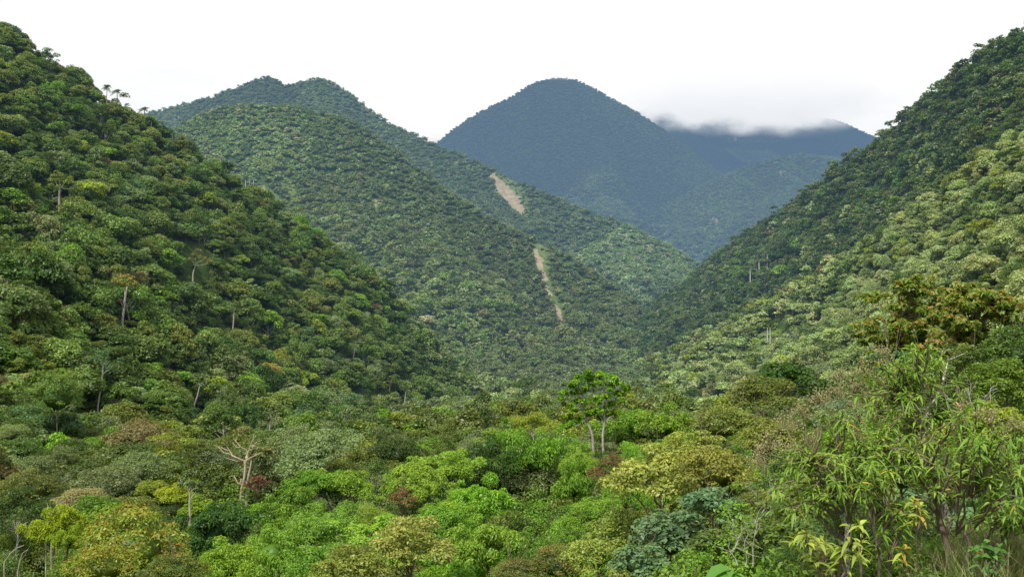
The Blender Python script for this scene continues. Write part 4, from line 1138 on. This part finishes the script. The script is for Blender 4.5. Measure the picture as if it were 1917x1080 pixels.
def undergrowth():
    LB = bpy.data.collections.new('undergrowth_kinds')
    for s in range(4):
        mb, _ = make_crown(800 + s, 'mound', 18, .40, 70, .11, asp=.45, flat=.7, droop=.4, core=False)
        o = bpy.data.objects.new(f'u{s}_low_plant', mb.mesh(f'low_plant{s}', [LEAF])); LB.objects.link(o)
    ng = inst_group(LB)
    g = np.random.default_rng(9)
    pos, pk, sp_, sz_, tt = [], [], [], [], []
    y = 6.5
    while y < 118:
        s = .028 * y + .28
        x0, x1 = (-420 - U0) / F * y, (2340 - U0) / F * y
        n = int((x1 - x0) / s)
        x = x0 + (np.arange(n) + g.uniform(-.5, .5, n)) * s; yy = y + g.uniform(-.5, .5, n) * s
        u = U0 + F * x / yy
        z = surface(u, yy)[0]
        ok = ~((u > 1790) & (yy < 9.6)) & ~((u > 960) & (u < 1050) & (yy > 56) & (yy < 90) & (g.random(n) < .8))
        for i in np.nonzero(ok)[0]:
            pos.append((x[i], yy[i], z[i] - .1 * s)); pk.append(g.integers(0, 4)); sp_.append((0, 0, g.random() * 6.28))
            r = s * g.uniform(.6, 1.1); sz_.append((r, r, r * g.uniform(.7, 1.3)))
            c = C[('dark', 'mid', 'vine2', 'olive', 'bright')[g.integers(0, 5)]] if u[i] > 350 else C[('dark', 'mid', 'olive', 'grey')[g.integers(0, 4)]]
            tt.append(np.array(c) * (1 + .15 * g.normal()))
        y += s * .9
    tt = np.clip(np.array(tt), .01, .5)
    points_object('undergrowth', np.array(pos), np.array(pk), np.array(sp_), np.array(sz_), tt, tt, ng)


undergrowth()


# ------------------------------------------------------------------ foreground: lance-leaved shrubs, grass, fern, big leaf
def blade_leaf(mb, g, p, d, L, W, droop, lv, al=0., n=5):
    """A long leaf that leaves p along d and bends down, folded along its midrib."""
    d = unit(np.asarray(d, float)); s = np.linspace(0, 1, n)
    side = unit(np.cross(d, (0, 0, 1.)) + g.normal(size=3) * .25)
    mid = p + d * (s * L)[:, None] + np.array([0, 0, -1.]) * (droop * L * s ** 2)[:, None]
    tan = np.gradient(mid, axis=0); tan = unit(tan)
    nrm = unit(np.cross(side[None], tan))
    prof = np.array([.14, .85, 1.0, .62, .03]) if n == 5 else np.sin(np.pi * np.clip(s, .04, 1)) ** .8 + .03
    w_ = W * .5 * prof
    l = mid + side * w_[:, None] + nrm * (w_ * .35)[:, None]; r = mid - side * w_[:, None] + nrm * (w_ * .35)[:, None]
    v = np.concatenate([l, mid, r]); f = []
    for i in range(n - 1):
        f += [[i, i + 1, n + i + 1, n + i], [n + i, n + i + 1, 2 * n + i + 1, 2 * n + i]]
    mb.quads(v, f, lv, al)


def whorl(mb, g, c, d, n, L, W, droop, alt=0.):
    d = unit(np.asarray(d, float))
    a = unit(np.cross(d, (.3, .2, 1))); b = np.cross(d, a)
    for k in range(n):
        th = k * 2.4 + g.normal() * .3; up = g.uniform(-.1, 1.5)
        q = (a * math.cos(th) + b * math.sin(th)) + d * up
        pp = c - d * L * .9 * (1 - up) * g.uniform(.4, 1.1)
        blade_leaf(mb, g, pp, q, L * g.uniform(.6, 1.15), W * g.uniform(.75, 1.2), droop * g.uniform(.5, 1.5), np.clip(.5 + .22 * g.normal(), 0, 1), float(g.random() < alt))


def panicle(mb, g, c, r, n=240):
    for k in range(n // 12):
        d = unit(g.normal(size=3) + np.array([0, 0, .7])); tip = c + d * r * g.uniform(.5, 1)
        tube(mb, [c + d * r * .1, (c + tip) / 2 + g.normal(size=3) * r * .06, tip], [.0028, .002, .0014], 3, 0, .4)
        m = 12; q = c + d * r * g.uniform(.35, 1.05, m)[:, None] + g.normal(size=(m, 3)) * r * .14
        leaves(mb, q, g.normal(size=(m, 3)), g.normal(size=(m, 3)), .018 * g.uniform(.6, 1.6, m), .010, g.random(m))


def lance_shrub(label, Y, stems, tips, L, W, t, seed, nl=15, droop=.75, alt=.05, pans=(), bark=BARK_BROWN, speck=None, dspread=.5):
    g = np.random.default_rng(seed); k = Y / F
    b0 = P(stems[0][0][0], stems[0][0][1], Y)
    gz = float(surface(stems[0][0][0], Y)[0][0]); base = np.array([b0[0], Y, gz])
    e = root('lance_leaved_shrub', base, label, 'shrub', 'lance-leaved shrubs on the near bank')
    sm = MB(); allp = []
    for st in stems:
        p = np.array([P(a, b, Y) - base for a, b, r in st]); p[1:, 1] += g.normal(size=len(p) - 1) * .12
        p[1:-1] += g.normal(size=p[1:-1].shape) * .012
        if st[0][1] >= 1040: p[0, 2] = min(p[0, 2], -.1)
        rad = [r * k for *_, r in st]
        dense = np.vstack([p[:-1] + (p[1:] - p[:-1]) * q for q in (0, .33, .66)] )
        tube(sm, p, rad, 6); allp.append(dense); allp.append(p[-1:])
    A = np.concatenate(allp)
    lm = MB(); tw = MB()
    for (u, v, kind) in tips:
        c = P(u, v, Y + .3 * dspread + g.normal() * dspread) - base
        low = A[(A[:, 2] < c[2] + .05)]
        low = low if len(low) else A
        j = low[np.argmin(np.linalg.norm((low - c) * np.array([1, .5, .6]) + np.array([0, 0, .15]), axis=1))]
        path = wob(g, j, c, 6, .015, .06)
        tube(tw, path, np.linspace(.010, .004, 6), 4)
        d = unit(path[-1] - path[-2] + np.array([0, 0, .05]))
        if kind == 'l':
            whorl(lm, g, c, d, nl // 2, L, W, droop, alt)
            for q in (1, 2, 3, 4, 5):
                for z in range(3):
                    th = g.random() * 6.28
                    blade_leaf(lm, g, path[q], np.array([math.cos(th), math.sin(th), g.uniform(-.3, 1.0)]), L * g.uniform(.55, 1.1), W, droop, np.clip(.45 + .2 * g.normal(), 0, 1), float(g.random() < alt * 1.5))
    if lm.v: child('foliage', lm.mesh('lance_foliage', [LEAF]), e, t=t, t2=(.40, .30, .05))
    child('stem', sm.mesh('lance_stem', [speck or bark], True), e)
    if tw.v: child('twigs', tw.mesh('lance_twigs', [BARK_BROWN], True), e)
    for (u, v, r) in pans:
        pm = MB(); c = P(u, v, Y + g.normal() * .3) - base
        low = A[np.argmin(np.linalg.norm(A - c, axis=1))]
        tube(pm, wob(g, low, c, 5, .015), np.linspace(.008, .003, 5), 4, 0, .3)
        panicle(pm, g, c, r * k)
        child('flower_spray', pm.mesh('flower_spray', [LEAF]), e, t=(.31, .28, .15), t2=(.31, .28, .15))
    return e


g = np.random.default_rng(66)
def tips_in(n, cu, cv, ru, rv):
    out = []
    while len(out) < n * 2.3:
        a, b = g.uniform(-1, 1, 2)
        if a * a + b * b < 1: out.append((cu + a * ru, cv + b * rv, 'l'))
    return out


LG = (0.180, 0.300, 0.040); LG2 = (0.155, 0.27, 0.038); LY = (0.29, 0.36, 0.06)
lance_shrub('tall lance-leaved shrub with a forked white-speckled trunk on the near bank', 9.6,
            [[(1772, 1005, 6), (1766, 950, 6), (1757, 905, 5.6), (1748, 865, 5.2), (1740, 825, 4.8), (1734, 790, 4.4), (1729, 770, 4)], [(1730, 774, 3), (1724, 752, 2.6), (1718, 730, 2.2), (1712, 700, 1.6)], [(1730, 772, 3), (1745, 745, 2.6), (1760, 712, 2.2), (1768, 690, 1.8), (1780, 672, 1.4), (1794, 660, 1)],
             [(1729, 775, 2), (1712, 762, 1.8), (1695, 750, 1.4)], [(1745, 745, 2), (1742, 720, 1.6), (1752, 700, 1)]],
            tips_in(24, 1668, 745, 62, 75) + tips_in(12, 1722, 690, 46, 40) + tips_in(7, 1690, 810, 60, 30) + [(1740, 655, 'l'), (1706, 650, 'l'), (1660, 680, 'l')], .108, .0185, LG, 51, 14, .5, .02, speck=BARK_SPECK,
            pans=[(1636, 760, 26), (1620, 700, 24), (1655, 670, 22), (1690, 700, 20), (1600, 730, 24), (1585, 760, 22), (1610, 790, 24), (1660, 720, 20), (1575, 705, 20), (1560, 735, 20)])
lance_shrub('brown-stemmed lance-leaved shrub in the middle of the near bank', 8.6,
            [[(1777, 1075, 6.5), (1766, 1020, 6.2), (1758, 970, 5.6), (1751, 915, 5), (1742, 875, 4), (1722, 850, 2.6), (1692, 818, 1.6)], [(1757, 960, 3), (1740, 930, 2.4), (1712, 895, 1.8), (1680, 860, 1.2), (1650, 842, .8)], [(1786, 1060, 3.4), (1785, 1000, 3), (1792, 950, 2.4), (1808, 905, 1.8), (1822, 880, 1.2)], [(1768, 1010, 2.6), (1775, 975, 2.2), (1800, 945, 1.8), (1835, 930, 1.2)]],
            tips_in(18, 1690, 850, 85, 40) + tips_in(10, 1800, 830, 40, 60) + tips_in(7, 1740, 900, 70, 40) + tips_in(6, 1790, 760, 45, 45), .108, .0185, LG, 52, 14, .5, .02,
            pans=[(1735, 825, 24), (1638, 885, 22), (1800, 770, 20)])
lance_shrub('left lance-leaved shrub with a white-speckled stem and drooping leaves', 8.2,
            [[(1592, 1078, 5), (1585, 1020, 4.8), (1577, 975, 4.4), (1573, 930, 3.6), (1566, 890, 2.4), (1555, 860, 1.6)], [(1574, 935, 2.4), (1552, 905, 2), (1530, 880, 1.4), (1510, 862, 1)], [(1573, 925, 2.2), (1592, 895, 1.8), (1612, 865, 1.2)]],
            tips_in(24, 1545, 880, 82, 55) + tips_in(10, 1612, 860, 40, 50) + tips_in(8, 1490, 930, 46, 34) + tips_in(8, 1580, 800, 60, 40), .108, .0185, LG, 53, 14, .5, .02, speck=BARK_SPECK,
            pans=[(1440, 830, 30), (1470, 800, 30), (1500, 775, 28), (1535, 760, 28), (1560, 790, 26), (1480, 850, 26), (1560, 880, 26), (1520, 830, 24), (1600, 820, 22), (1420, 870, 24), (1425, 850, 22)])
lance_shrub('slender lance-leaved shrub with two bare brown stems', 8.0,
            [[(1642, 1078, 3.6), (1640, 1030, 3.4), (1634, 985, 3), (1625, 945, 2.6), (1618, 915, 2)], [(1633, 990, 2), (1612, 965, 1.8), (1590, 935, 1.4), (1575, 905, 1)], [(1637, 1010, 1.4), (1650, 980, 1.2), (1660, 955, .9)], [(1674, 1060, 2), (1674, 1000, 1.8), (1670, 930, 1.4), (1668, 900, 1)]],
            tips_in(9, 1640, 895, 45, 30) + tips_in(5, 1700, 960, 30, 24) + [(1652, 1000, 'l')], .108, .0185, LG, 54, 14, .5, .04)
lance_shrub('right edge lance-leaved shrub with arching stems over the dry grass', 8.0,
            [[(1880, 1085, 2.6), (1872, 1030, 2.4), (1880, 980, 2), (1896, 930, 1.6), (1905, 890, 1)], [(1800, 1010, 1.8), (1830, 975, 1.8), (1862, 945, 1.6), (1893, 926, 1.3), (1915, 920, 1)], [(1790, 1000, 2), (1805, 955, 2), (1832, 930, 1.6), (1868, 922, 1.2), (1900, 915, .9)], [(1855, 1075, 1.6), (1875, 1020, 1.4), (1900, 965, 1)]],
            tips_in(22, 1880, 880, 60, 75) + tips_in(10, 1895, 960, 34, 30) + tips_in(8, 1840, 840, 40, 40), .108, .0185, LG2, 55, 14, .5, .03,
            pans=[(1870, 830, 26), (1900, 800, 24), (1850, 780, 22)])
lance_shrub('low yellow-green lance-leaved shrub at the lower edge of the near bank', 6.2,
            [[(1560, 1120, 2.6), (1556, 1085, 2.2), (1548, 1050, 1.8), (1538, 1025, 1.2)], [(1612, 1120, 2.4), (1612, 1070, 2), (1610, 1020, 1.4), (1606, 990, 1)], [(1556, 1090, 1.6), (1530, 1050, 1.2), (1505, 1020, .8)]],
            [(1538, 1018, 'l'), (1520, 1010, 'l'), (1552, 1035, 'l'), (1500, 1000, 'l'), (1608, 985, 'l'), (1612, 1015, 'l'), (1600, 1035, 'l'), (1485, 1015, 'l'), (1530, 1045, 'l')], .115, .024, LY, 56, 11, .5, .02, dspread=.2)
lance_shrub('small sapling with yellowing leaves between the brown stems', 7.4,
            [[(1695, 1100, 1.8), (1694, 1060, 1.6), (1693, 1035, 1.2)], [(1722, 1100, 1.4), (1722, 1000, 1.2), (1722, 960, 1)]], [(1693, 1028, 'l'), (1722, 955, 'l'), (1710, 940, 'l')], .12, .028, LY, 57, 9, .5, .25, dspread=.1)
lance_shrub('young leafy sapling at the foot of the dry grass, right', 7.2,
            [[(1848, 1100, 1.6), (1846, 1060, 1.4), (1843, 1030, 1)], [(1848, 1090, 1.4), (1862, 1050, 1.2), (1872, 1030, .8)]], [(1842, 1022, 'l'), (1825, 1028, 'l'), (1870, 1025, 'l'), (1858, 1042, 'l')], .11, .04, (.11, .23, .05), 58, 9, .5, .02, dspread=.1)


def small_things():
    g = np.random.default_rng(12)
    # big drooping leaf plant, close by at the lower edge
    Y = 4.6; gz = float(surface(1370, Y)[0][0]); base = np.array([P(1370, 0, Y)[0], Y, gz])
    e = root('broad_leaved_plant', base, 'plant with big drooping oval leaves at the very bottom, right of centre', 'plant')
    lm = MB(); top = P(1368, 1066, Y) - base
    for k, a in enumerate((-2.7, -2.1, -1.5, -.9, -.3, .8, 2.0)):
        blade_leaf(lm, g, top + np.array([0, 0, -.01 * k]), (math.cos(a), math.sin(a), .42), .19, .085, .9, .45 + .3 * g.random())
    child('foliage', lm.mesh('oval_leaves', [LEAF]), e, t=(.10, .24, .04), t2=(.10, .24, .04))
    tm = MB(); tube(tm, wob(g, (0, 0, -.1), top, 5, .01), np.linspace(.012, .007, 5), 6)
    child('stem', tm.mesh('plant_stem', [BARK_BROWN], True), e)
    # dark tree fern behind the stems
    Y = 10.4; base = P(1608, 1010, Y); e = root('fern', base, 'dark fern with arching fronds behind the lance-leaved stems', 'fern')
    for k in range(9):
        a = k * 2.4 - 1.5 + g.normal() * .3; fm = MB(); Lf = g.uniform(.55, .85); n = 16
        s = np.linspace(0, 1, n); d = np.array([math.cos(a), math.sin(a) * .6, 0])
        mid = d * (Lf * s)[:, None] + np.array([0, 0, 1.]) * (Lf * (1.0 * s - .95 * s ** 2))[:, None]
        tube(fm, mid, np.linspace(.008, .002, n), 4, 0, .2)
        sd2 = np.cross(d, (0, 0, 1.))
        for i in range(1, n):
            w_ = .20 * math.sin(math.pi * (.08 + .9 * s[i])) ** .8
            for sgn in (-1, 1):
                q = mid[i] + sd2 * sgn * w_ + d * .05 + np.array([0, 0, -.05]); dd = (mid[i] - mid[i - 1]) * .8
                fm.quads([mid[i] - dd * .4, mid[i] + dd * .4, q + dd * .15, q - dd * .15], [[0, 1, 2, 3]], .3 + .3 * g.random())
        child('frond', fm.mesh('fern_frond', [LEAF]), e, t=(.05, .105, .022), t2=(.05, .1, .02))
    # bent bare stems, lower left
    for j, (pts, lab) in enumerate([([(8, 1052), (20, 1035), (32, 1025), (45, 1020)], 'leftmost bent whitish bare stem, lower left corner'), ([(33, 1070), (37, 1050), (42, 1035), (52, 1028)], 'short bent whitish stem beside the leftmost one'), ([(86, 1000), (90, 975), (92, 955), (88, 940)], 'upright pale bare stem left of the vivid vine clumps'), ([(96, 962), (104, 948), (115, 941), (122, 938)], 'arched pale bare stem above the vivid vine clumps')]):
        Y = 44 + j * 3; base = P(pts[0][0], pts[0][1], Y); e = root('dead_sapling', base, lab, 'dead stem', 'bent bare stems at lower left')
        m = MB(); p = np.array([P(a, b, Y) - base for a, b in pts]); p = np.vstack([[0, 0, -3], p]); tube(m, p, np.linspace(.034, .012, len(p)), 6)
        child('stem', m.mesh('bare_stem', [BARK_PALE], True), e)
        m = MB(); tube(m, [p[2], p[2] + np.array([.25, 0, .3]), p[2] + np.array([.45, .1, .75])], [.012, .009, .004], 5); child('twig', m.mesh('bare_twig', [BARK_PALE], True), e)
    # twiggy dead branches, lower right of centre
    for j, (u, v, lab) in enumerate([(1400, 1000, 'tangle of dead grey twigs above the big drooping leaf'), (1435, 905, 'pale dead twigs left of the lance-leaved shrubs'), (1830, 720, 'dry twiggy bush right of the forked pale trunk')]):
        Y = (12.5, 15, 16)[j]; base = P(u, v + 30, Y); e = root('dead_branch', base, lab, 'dead branch', 'dead twigs among the near shrubs')
        for q in range(3):
            m = MB(); a0 = np.array([g.normal() * .05, g.normal() * .05, -.2]); tip = np.array([g.normal() * .25, g.normal() * .2, .2 + .2 * g.random()])
            pth = wob(g, a0, tip, 7, .035); tube(m, pth, np.linspace(.009, .003, 7), 5)
            for z in range(9):
                st = pth[g.integers(2, 7)]; en = st + unit(tip - a0 + g.normal(size=3) * .6) * g.uniform(.12, .32)
                tube(m, wob(g, st, en, 4, .012), np.linspace(.005, .0018, 4), 3)
            child('branch', m.mesh('dead_branch', [BARK_PALE], True), e)
    # fallen trunk stub
    # stones on the bare earth of the corner
    for j, (u, v, s, lab) in enumerate([(1905, 1070, 9, 'largest orange-brown stone on the bare corner earth'), (1885, 1074, 6, 'small orange stone left of the largest in the corner'), (1912, 1078, 6, 'small orange stone at the very corner')]):
        Y = 8.4; r = s * Y / F; base = P(u, v, Y); m = MB(); icocore(m, (0, 0, 0), (r * 1.3, r, r * .7), g)
        o = bpy.data.objects.new('stone', m.mesh('stone', [STONE])); o.location = base; col.objects.link(o); tag(o, lab, 'stone', 'stones on the corner earth')


STONE = make_bark('orange_stone', (0.30, 0.17, 0.08), (0.52, 0.36, 0.20), 6, .8)
small_things()


def dry_grass():
    g = np.random.default_rng(21)
    for nm, n, reg, hh, t, t2, al in [('grass', 9000, (1440, 2010, 6.0, 10.0), (.10, .34), (.13, .20, .035), (.30, .25, .12), .35), ('dry_grass', 5200, (1700, 1985, 6.8, 10.2), (.28, .72), (.24, .22, .11), (.13, .21, .045), .45)]:
        m = MB()
        Y = g.uniform(reg[2], reg[3], n); u = g.uniform(reg[0], reg[1], n)
        dens = vnoise(u / 40, Y * 2.2, 3)
        z = surface(u, Y)[0]; x = (u - U0) / F * Y
        keep = (dens > .38) & ~((u > 1830) & (Y < 8.3) & (nm == 'dry_grass') & (g.random(n) < .5))
        x, Y, z = x[keep], Y[keep], z[keep]; k = len(x)
        h = g.uniform(*hh, k); a = g.random(k) * 6.28; ln = g.uniform(.15, .75, k) * h
        w_ = g.uniform(.003, .0065, k) * (1.3 if nm == 'grass' else 1)
        b = np.stack([x, Y, z], 1); out = np.stack([np.cos(a), np.sin(a), 0 * a], 1); sd2 = np.stack([-np.sin(a), np.cos(a), 0 * a], 1)
        V = []
        for s, wf in ((0, 1), (.5, .8), (1, .12)):
            c = b + out * (ln * s ** 2)[:, None] + np.array([0, 0, 1.]) * (h * (s - .22 * s * s))[:, None]
            V += [c - sd2 * (w_ * wf)[:, None], c + sd2 * (w_ * wf)[:, None]]
        V = np.stack(V, 1).reshape(-1, 3); i = np.arange(k)[:, None] * 6
        f = np.concatenate([i + np.array([0, 1, 3, 2]), i + np.array([2, 3, 5, 4])], 0)
        lv = g.random(k); lv = np.concatenate([lv, lv]); ad = (g.random(k) < al).astype(float); ad = np.concatenate([ad, ad])
        m.quads(V, f, lv, ad)
        o = bpy.data.objects.new(nm, m.mesh(nm, [LEAF])); col.objects.link(o); o['tint'] = list(t); o['tint_alt'] = list(t2); tag(o, kind='stuff')


dry_grass()


# ------------------------------------------------------------------ cloud resting on the mountain crests
def cloud(name, blobs, Y, thick, dens, seed, under=(.77, .81, .86)):
    """A lumpy bank of mist: one closed volume per bank, thin at its rim and lower edge."""
    (u0, u1, v0, v1) = blobs
    a = P(u0, v1, Y); b = P(u1, v0, Y); c = (a + b) / 2; hx = (b[0] - a[0]) / 2; hz = (b[2] - a[2]) / 2
    m = MB(); nu, nv = 48, 24
    th = np.linspace(0, 2 * np.pi, nu, endpoint=False); ph = np.linspace(0.02, np.pi - .02, nv)
    T, Pp = np.meshgrid(th, ph)
    d = np.stack([np.cos(T) * np.sin(Pp), np.sin(T) * np.sin(Pp), np.cos(Pp)], -1)
    d = np.sign(d) * np.abs(d) ** .5; d = d / np.maximum(1, np.abs(d).max(-1, keepdims=True))
    v = d.reshape(-1, 3) * np.array([hx, thick, hz])
    i = np.arange(nv - 1)[:, None] * nu; j = np.arange(nu)[None]
    f = np.stack([i + j, i + nu + j, i + nu + (j + 1) % nu, i + (j + 1) % nu], -1).reshape(-1, 4)
    m.quads(v, f)
    mat = bpy.data.materials.new(name + '_vapour'); nt, N, L = nodes_of(mat)
    tc = N.new('ShaderNodeTexCoord')
    sc = N.new('ShaderNodeVectorMath'); sc.operation = 'DIVIDE'; sc.inputs[1].default_value = (hx, thick, hz); L.new(tc.outputs['Object'], sc.inputs[0])
    ns = N.new('ShaderNodeTexNoise'); ns.inputs['Scale'].default_value = 1; ns.inputs['Detail'].default_value = 5; ns.inputs['Roughness'].default_value = .6
    mp = N.new('ShaderNodeMapping'); mp.inputs['Scale'].default_value = (1 / 260, 1 / 260, 1 / 150); mp.inputs['Location'].default_value = (seed, seed * 2, 0); L.new(tc.outputs['Object'], mp.inputs[0]); L.new(mp.outputs[0], ns.inputs['Vector'])
    sp3 = N.new('ShaderNodeSeparateXYZ'); L.new(sc.outputs[0], sp3.inputs[0])
    x4 = mathn(nt, 'POWER', mathn(nt, 'ABSOLUTE', sp3.outputs[0], None), 2.6); z2 = mathn(nt, 'POWER', mathn(nt, 'ABSOLUTE', sp3.outputs[2], None), 2.0); y4 = mathn(nt, 'POWER', mathn(nt, 'ABSOLUTE', sp3.outputs[1], None), 3.0)
    fall = mathn(nt, 'SUBTRACT', 1.0, mathn(nt, 'SQRT', mathn(nt, 'ADD', mathn(nt, 'ADD', x4, z2), y4), None))
    x = mathn(nt, 'MULTIPLY_ADD', ns.outputs[0], 1.9); x.node.inputs[2].default_value = -.86
    y = mathn(nt, 'ADD', mathn(nt, 'MULTIPLY', fall, 1.25), x)
    r = N.new('ShaderNodeMapRange'); r.inputs['From Min'].default_value = 0; r.inputs['From Max'].default_value = .55; r.inputs['To Max'].default_value = 1; L.new(y, r.inputs[0])
    rim = N.new('ShaderNodeMapRange'); rim.interpolation_type = 'SMOOTHSTEP'; rim.inputs['From Min'].default_value = 0.0; rim.inputs['From Max'].default_value = .42; L.new(fall, rim.inputs[0])
    e = mathn(nt, 'MULTIPLY', mathn(nt, 'MULTIPLY', mathn(nt, 'MULTIPLY', r.outputs[0], r.outputs[0]), rim.outputs[0]), dens)
    ab = N.new('ShaderNodeVolumeAbsorption'); ab.inputs['Color'].default_value = (0, 0, 0, 1); L.new(e, ab.inputs['Density'])
    em = N.new('ShaderNodeEmission'); cr = N.new('ShaderNodeValToRGB'); cr.color_ramp.elements[0].position = .04; cr.color_ramp.elements[0].color = (*under, 1); cr.color_ramp.elements[1].position = .26; cr.color_ramp.elements[1].color = (1.06, 1.06, 1.06, 1)  # daylight on the cloud and its greyer underside painted into the vapour's glow
    hz_ = mathn(nt, 'MULTIPLY_ADD', sp3.outputs[2], .5); hz_.node.inputs[2].default_value = .5; L.new(hz_, cr.inputs[0]); L.new(cr.outputs[0], em.inputs['Color']); L.new(e, em.inputs['Strength'])
    ad = N.new('ShaderNodeAddShader'); L.new(ab.outputs[0], ad.inputs[0]); L.new(em.outputs[0], ad.inputs[1])
    out = N.new('ShaderNodeOutputMaterial'); L.new(ad.outputs[0], out.inputs['Volume'])
    me = m.mesh(name, [mat]); o = bpy.data.objects.new(name, me); o.location = c; col.objects.link(o)
    tag(o, kind='structure')


cloud('cloud', (1020, 1800, -170, 262), 5500, 700, .045, 3.0)
cloud('cloud', (985, 1110, 118, 156), 4560, 120, .005, 9.0, (.97, .98, 1))
cloud('cloud', (700, 870, 215, 275), 6000, 300, .006, 14.0, (.9, .92, .95))

# ------------------------------------------------------------------ light, sky, camera
SUN_EL, SUN_AZ = R(54), R(-152)          # azimuth from +Y towards +X: the sun stands to the left and a little behind
sd = np.array([math.sin(SUN_AZ) * math.cos(SUN_EL), math.cos(SUN_AZ) * math.cos(SUN_EL), math.sin(SUN_EL)])
sun = bpy.data.lights.new('sun', 'SUN'); sun.energy = 4.7; sun.angle = R(3.0); sun.color = (1, .955, .87)
so = bpy.data.objects.new('sun', sun); col.objects.link(so)
from mathutils import Vector
so.rotation_euler = Vector(sd).to_track_quat('Z', 'Y').to_euler()

w = bpy.data.worlds.new('World'); scene.world = w; w.use_nodes = True
nt = w.node_tree; nt.nodes.clear(); N, L = nt.nodes, nt.links
sky = N.new('ShaderNodeTexSky'); sky.sky_type = 'NISHITA'; sky.sun_disc = False; sky.sun_elevation = SUN_EL; sky.sun_rotation = SUN_AZ
tc = N.new('ShaderNodeTexCoord')
mp = N.new('ShaderNodeMapping'); mp.inputs['Scale'].default_value = (1, 1, 3.2)
L.new(tc.outputs['Generated'], mp.inputs[0])
ns = N.new('ShaderNodeTexNoise'); ns.inputs['Scale'].default_value = 3.2; ns.inputs['Detail'].default_value = 6; ns.inputs['Roughness'].default_value = .55
L.new(mp.outputs[0], ns.inputs['Vector'])
rp = N.new('ShaderNodeValToRGB')
rp.color_ramp.elements[0].position = .30; rp.color_ramp.elements[0].color = (.855, .88, .915, 1)
rp.color_ramp.elements[1].position = .58; rp.color_ramp.elements[1].color = (1.0, 1.0, 1.0, 1)
L.new(ns.outputs[0], rp.inputs[0])
sc_ = N.new('ShaderNodeVectorMath'); sc_.operation = 'SCALE'; sc_.inputs['Scale'].default_value = 12.4
sx = N.new('ShaderNodeSeparateXYZ'); L.new(tc.outputs['Generated'], sx.inputs[0])
mr = N.new('ShaderNodeMapRange'); mr.inputs['From Min'].default_value = .05; mr.inputs['From Max'].default_value = .31; mr.inputs['To Min'].default_value = .74; mr.inputs['To Max'].default_value = 1.0
L.new(sx.outputs['Z'], mr.inputs[0])
gm = N.new('ShaderNodeVectorMath'); gm.operation = 'SCALE'; L.new(rp.outputs[0], gm.inputs[0]); L.new(mr.outputs[0], gm.inputs['Scale'])
L.new(gm.outputs[0], sc_.inputs[0])
mx = N.new('ShaderNodeMix'); mx.data_type = 'RGBA'; mx.inputs['Factor'].default_value = .93
L.new(sky.outputs[0], mx.inputs['A']); L.new(sc_.outputs[0], mx.inputs['B'])
bg = N.new('ShaderNodeBackground'); bg.inputs['Strength'].default_value = .10
L.new(mx.outputs['Result'], bg.inputs[0])
wo = N.new('ShaderNodeOutputWorld'); L.new(bg.outputs[0], wo.inputs[0])

cam = bpy.data.cameras.new('camera'); cam.sensor_width = 36; cam.lens = F / 1917 * 36; cam.clip_start = .1; cam.clip_end = 60000
co = bpy.data.objects.new('camera', cam); col.objects.link(co); co.rotation_euler = (R(90), 0, 0)
scene.camera = co
scene.view_settings.view_transform = 'Standard'; scene.view_settings.look = 'None'; scene.view_settings.exposure = 0; scene.view_settings.gamma = 1
cy = scene.cycles
cy.max_bounces = 6; cy.diffuse_bounces = 3; cy.glossy_bounces = 1; cy.transmission_bounces = 3; cy.transparent_max_bounces = 8; cy.volume_bounces = 0
cy.use_denoising = True
scene.cycles.denoising_prefilter = 'ACCURATE'
cy.caustics_reflective = False; cy.caustics_refractive = False
cy.use_adaptive_sampling = True; cy.adaptive_threshold = .015

# ------------------------------------------------------------------ labels that single each tree out
LAND = [('the bare dead tree', 455, 870), ('the twin slender trees', 1112, 760), ('the yellow-crowned pale trunk', 238, 560), ('the brick-red shrub', 752, 938), ('the orange-tipped tree', 250, 1015), ('the skyline palms', 235, 190),
        ('the three pale poles', 467, 345), ('the clearing poles', 1439, 628), ('the flame-tipped pair', 1760, 600), ('the three spaced poles', 1421, 495), ('the long landslide scar', 1030, 540), ('the dark gully', 1000, 930), ('the small umbrella tree', 666, 640),
        ('the forked-trunk lime crown', 112, 350), ('the thin white trunk', 355, 950), ('the yellow-green shrubs', 1250, 900), ('the speckled forked trunk', 1745, 790), ('the slim white trunk', 506, 800), ('the pale leaning trunk', 188, 720)]
ORD = ['', 'second ', 'third ', 'fourth ', 'fifth ', 'sixth ', 'seventh ', 'eighth ', 'ninth ', 'tenth ']


def label_all(items, noun=None):
    groups = {}
    for (e, u, v, hue, form, sheet, rp) in items:
        best = min(LAND, key=lambda L_: math.hypot(u - L_[1], v - L_[2]))
        dx, dy = u - best[1], v - best[2]
        dist = math.hypot(dx, dy)
        if abs(dx) > 2.2 * abs(dy): d = 'left of' if dx < 0 else 'right of'
        elif abs(dy) > 2.2 * abs(dx): d = 'above' if dy < 0 else 'below'
        else: d = ('above' if dy < 0 else 'below') + ' and ' + ('left of' if dx < 0 else 'right of')
        groups.setdefault((hue, form, d, best[0]), []).append((dist, e))
    for (hue, form, d, nm), l in groups.items():
        l.sort(key=lambda a: a[0])
        for k, (dist, e) in enumerate(l):
            o = ORD[k] if k < len(ORD) else f'{k + 1}th '
            what = f'{form} {noun}' if noun else form
            if k == 0 and len(l) > 1: lead = 'nearest '
            elif k == 0: lead = ''
            else: lead = o + 'nearest '
            e['label'] = f'{lead}{hue} {what} {d} {nm}'


label_all(SINGLE, 'tree')
label_all(FILLOBJ)
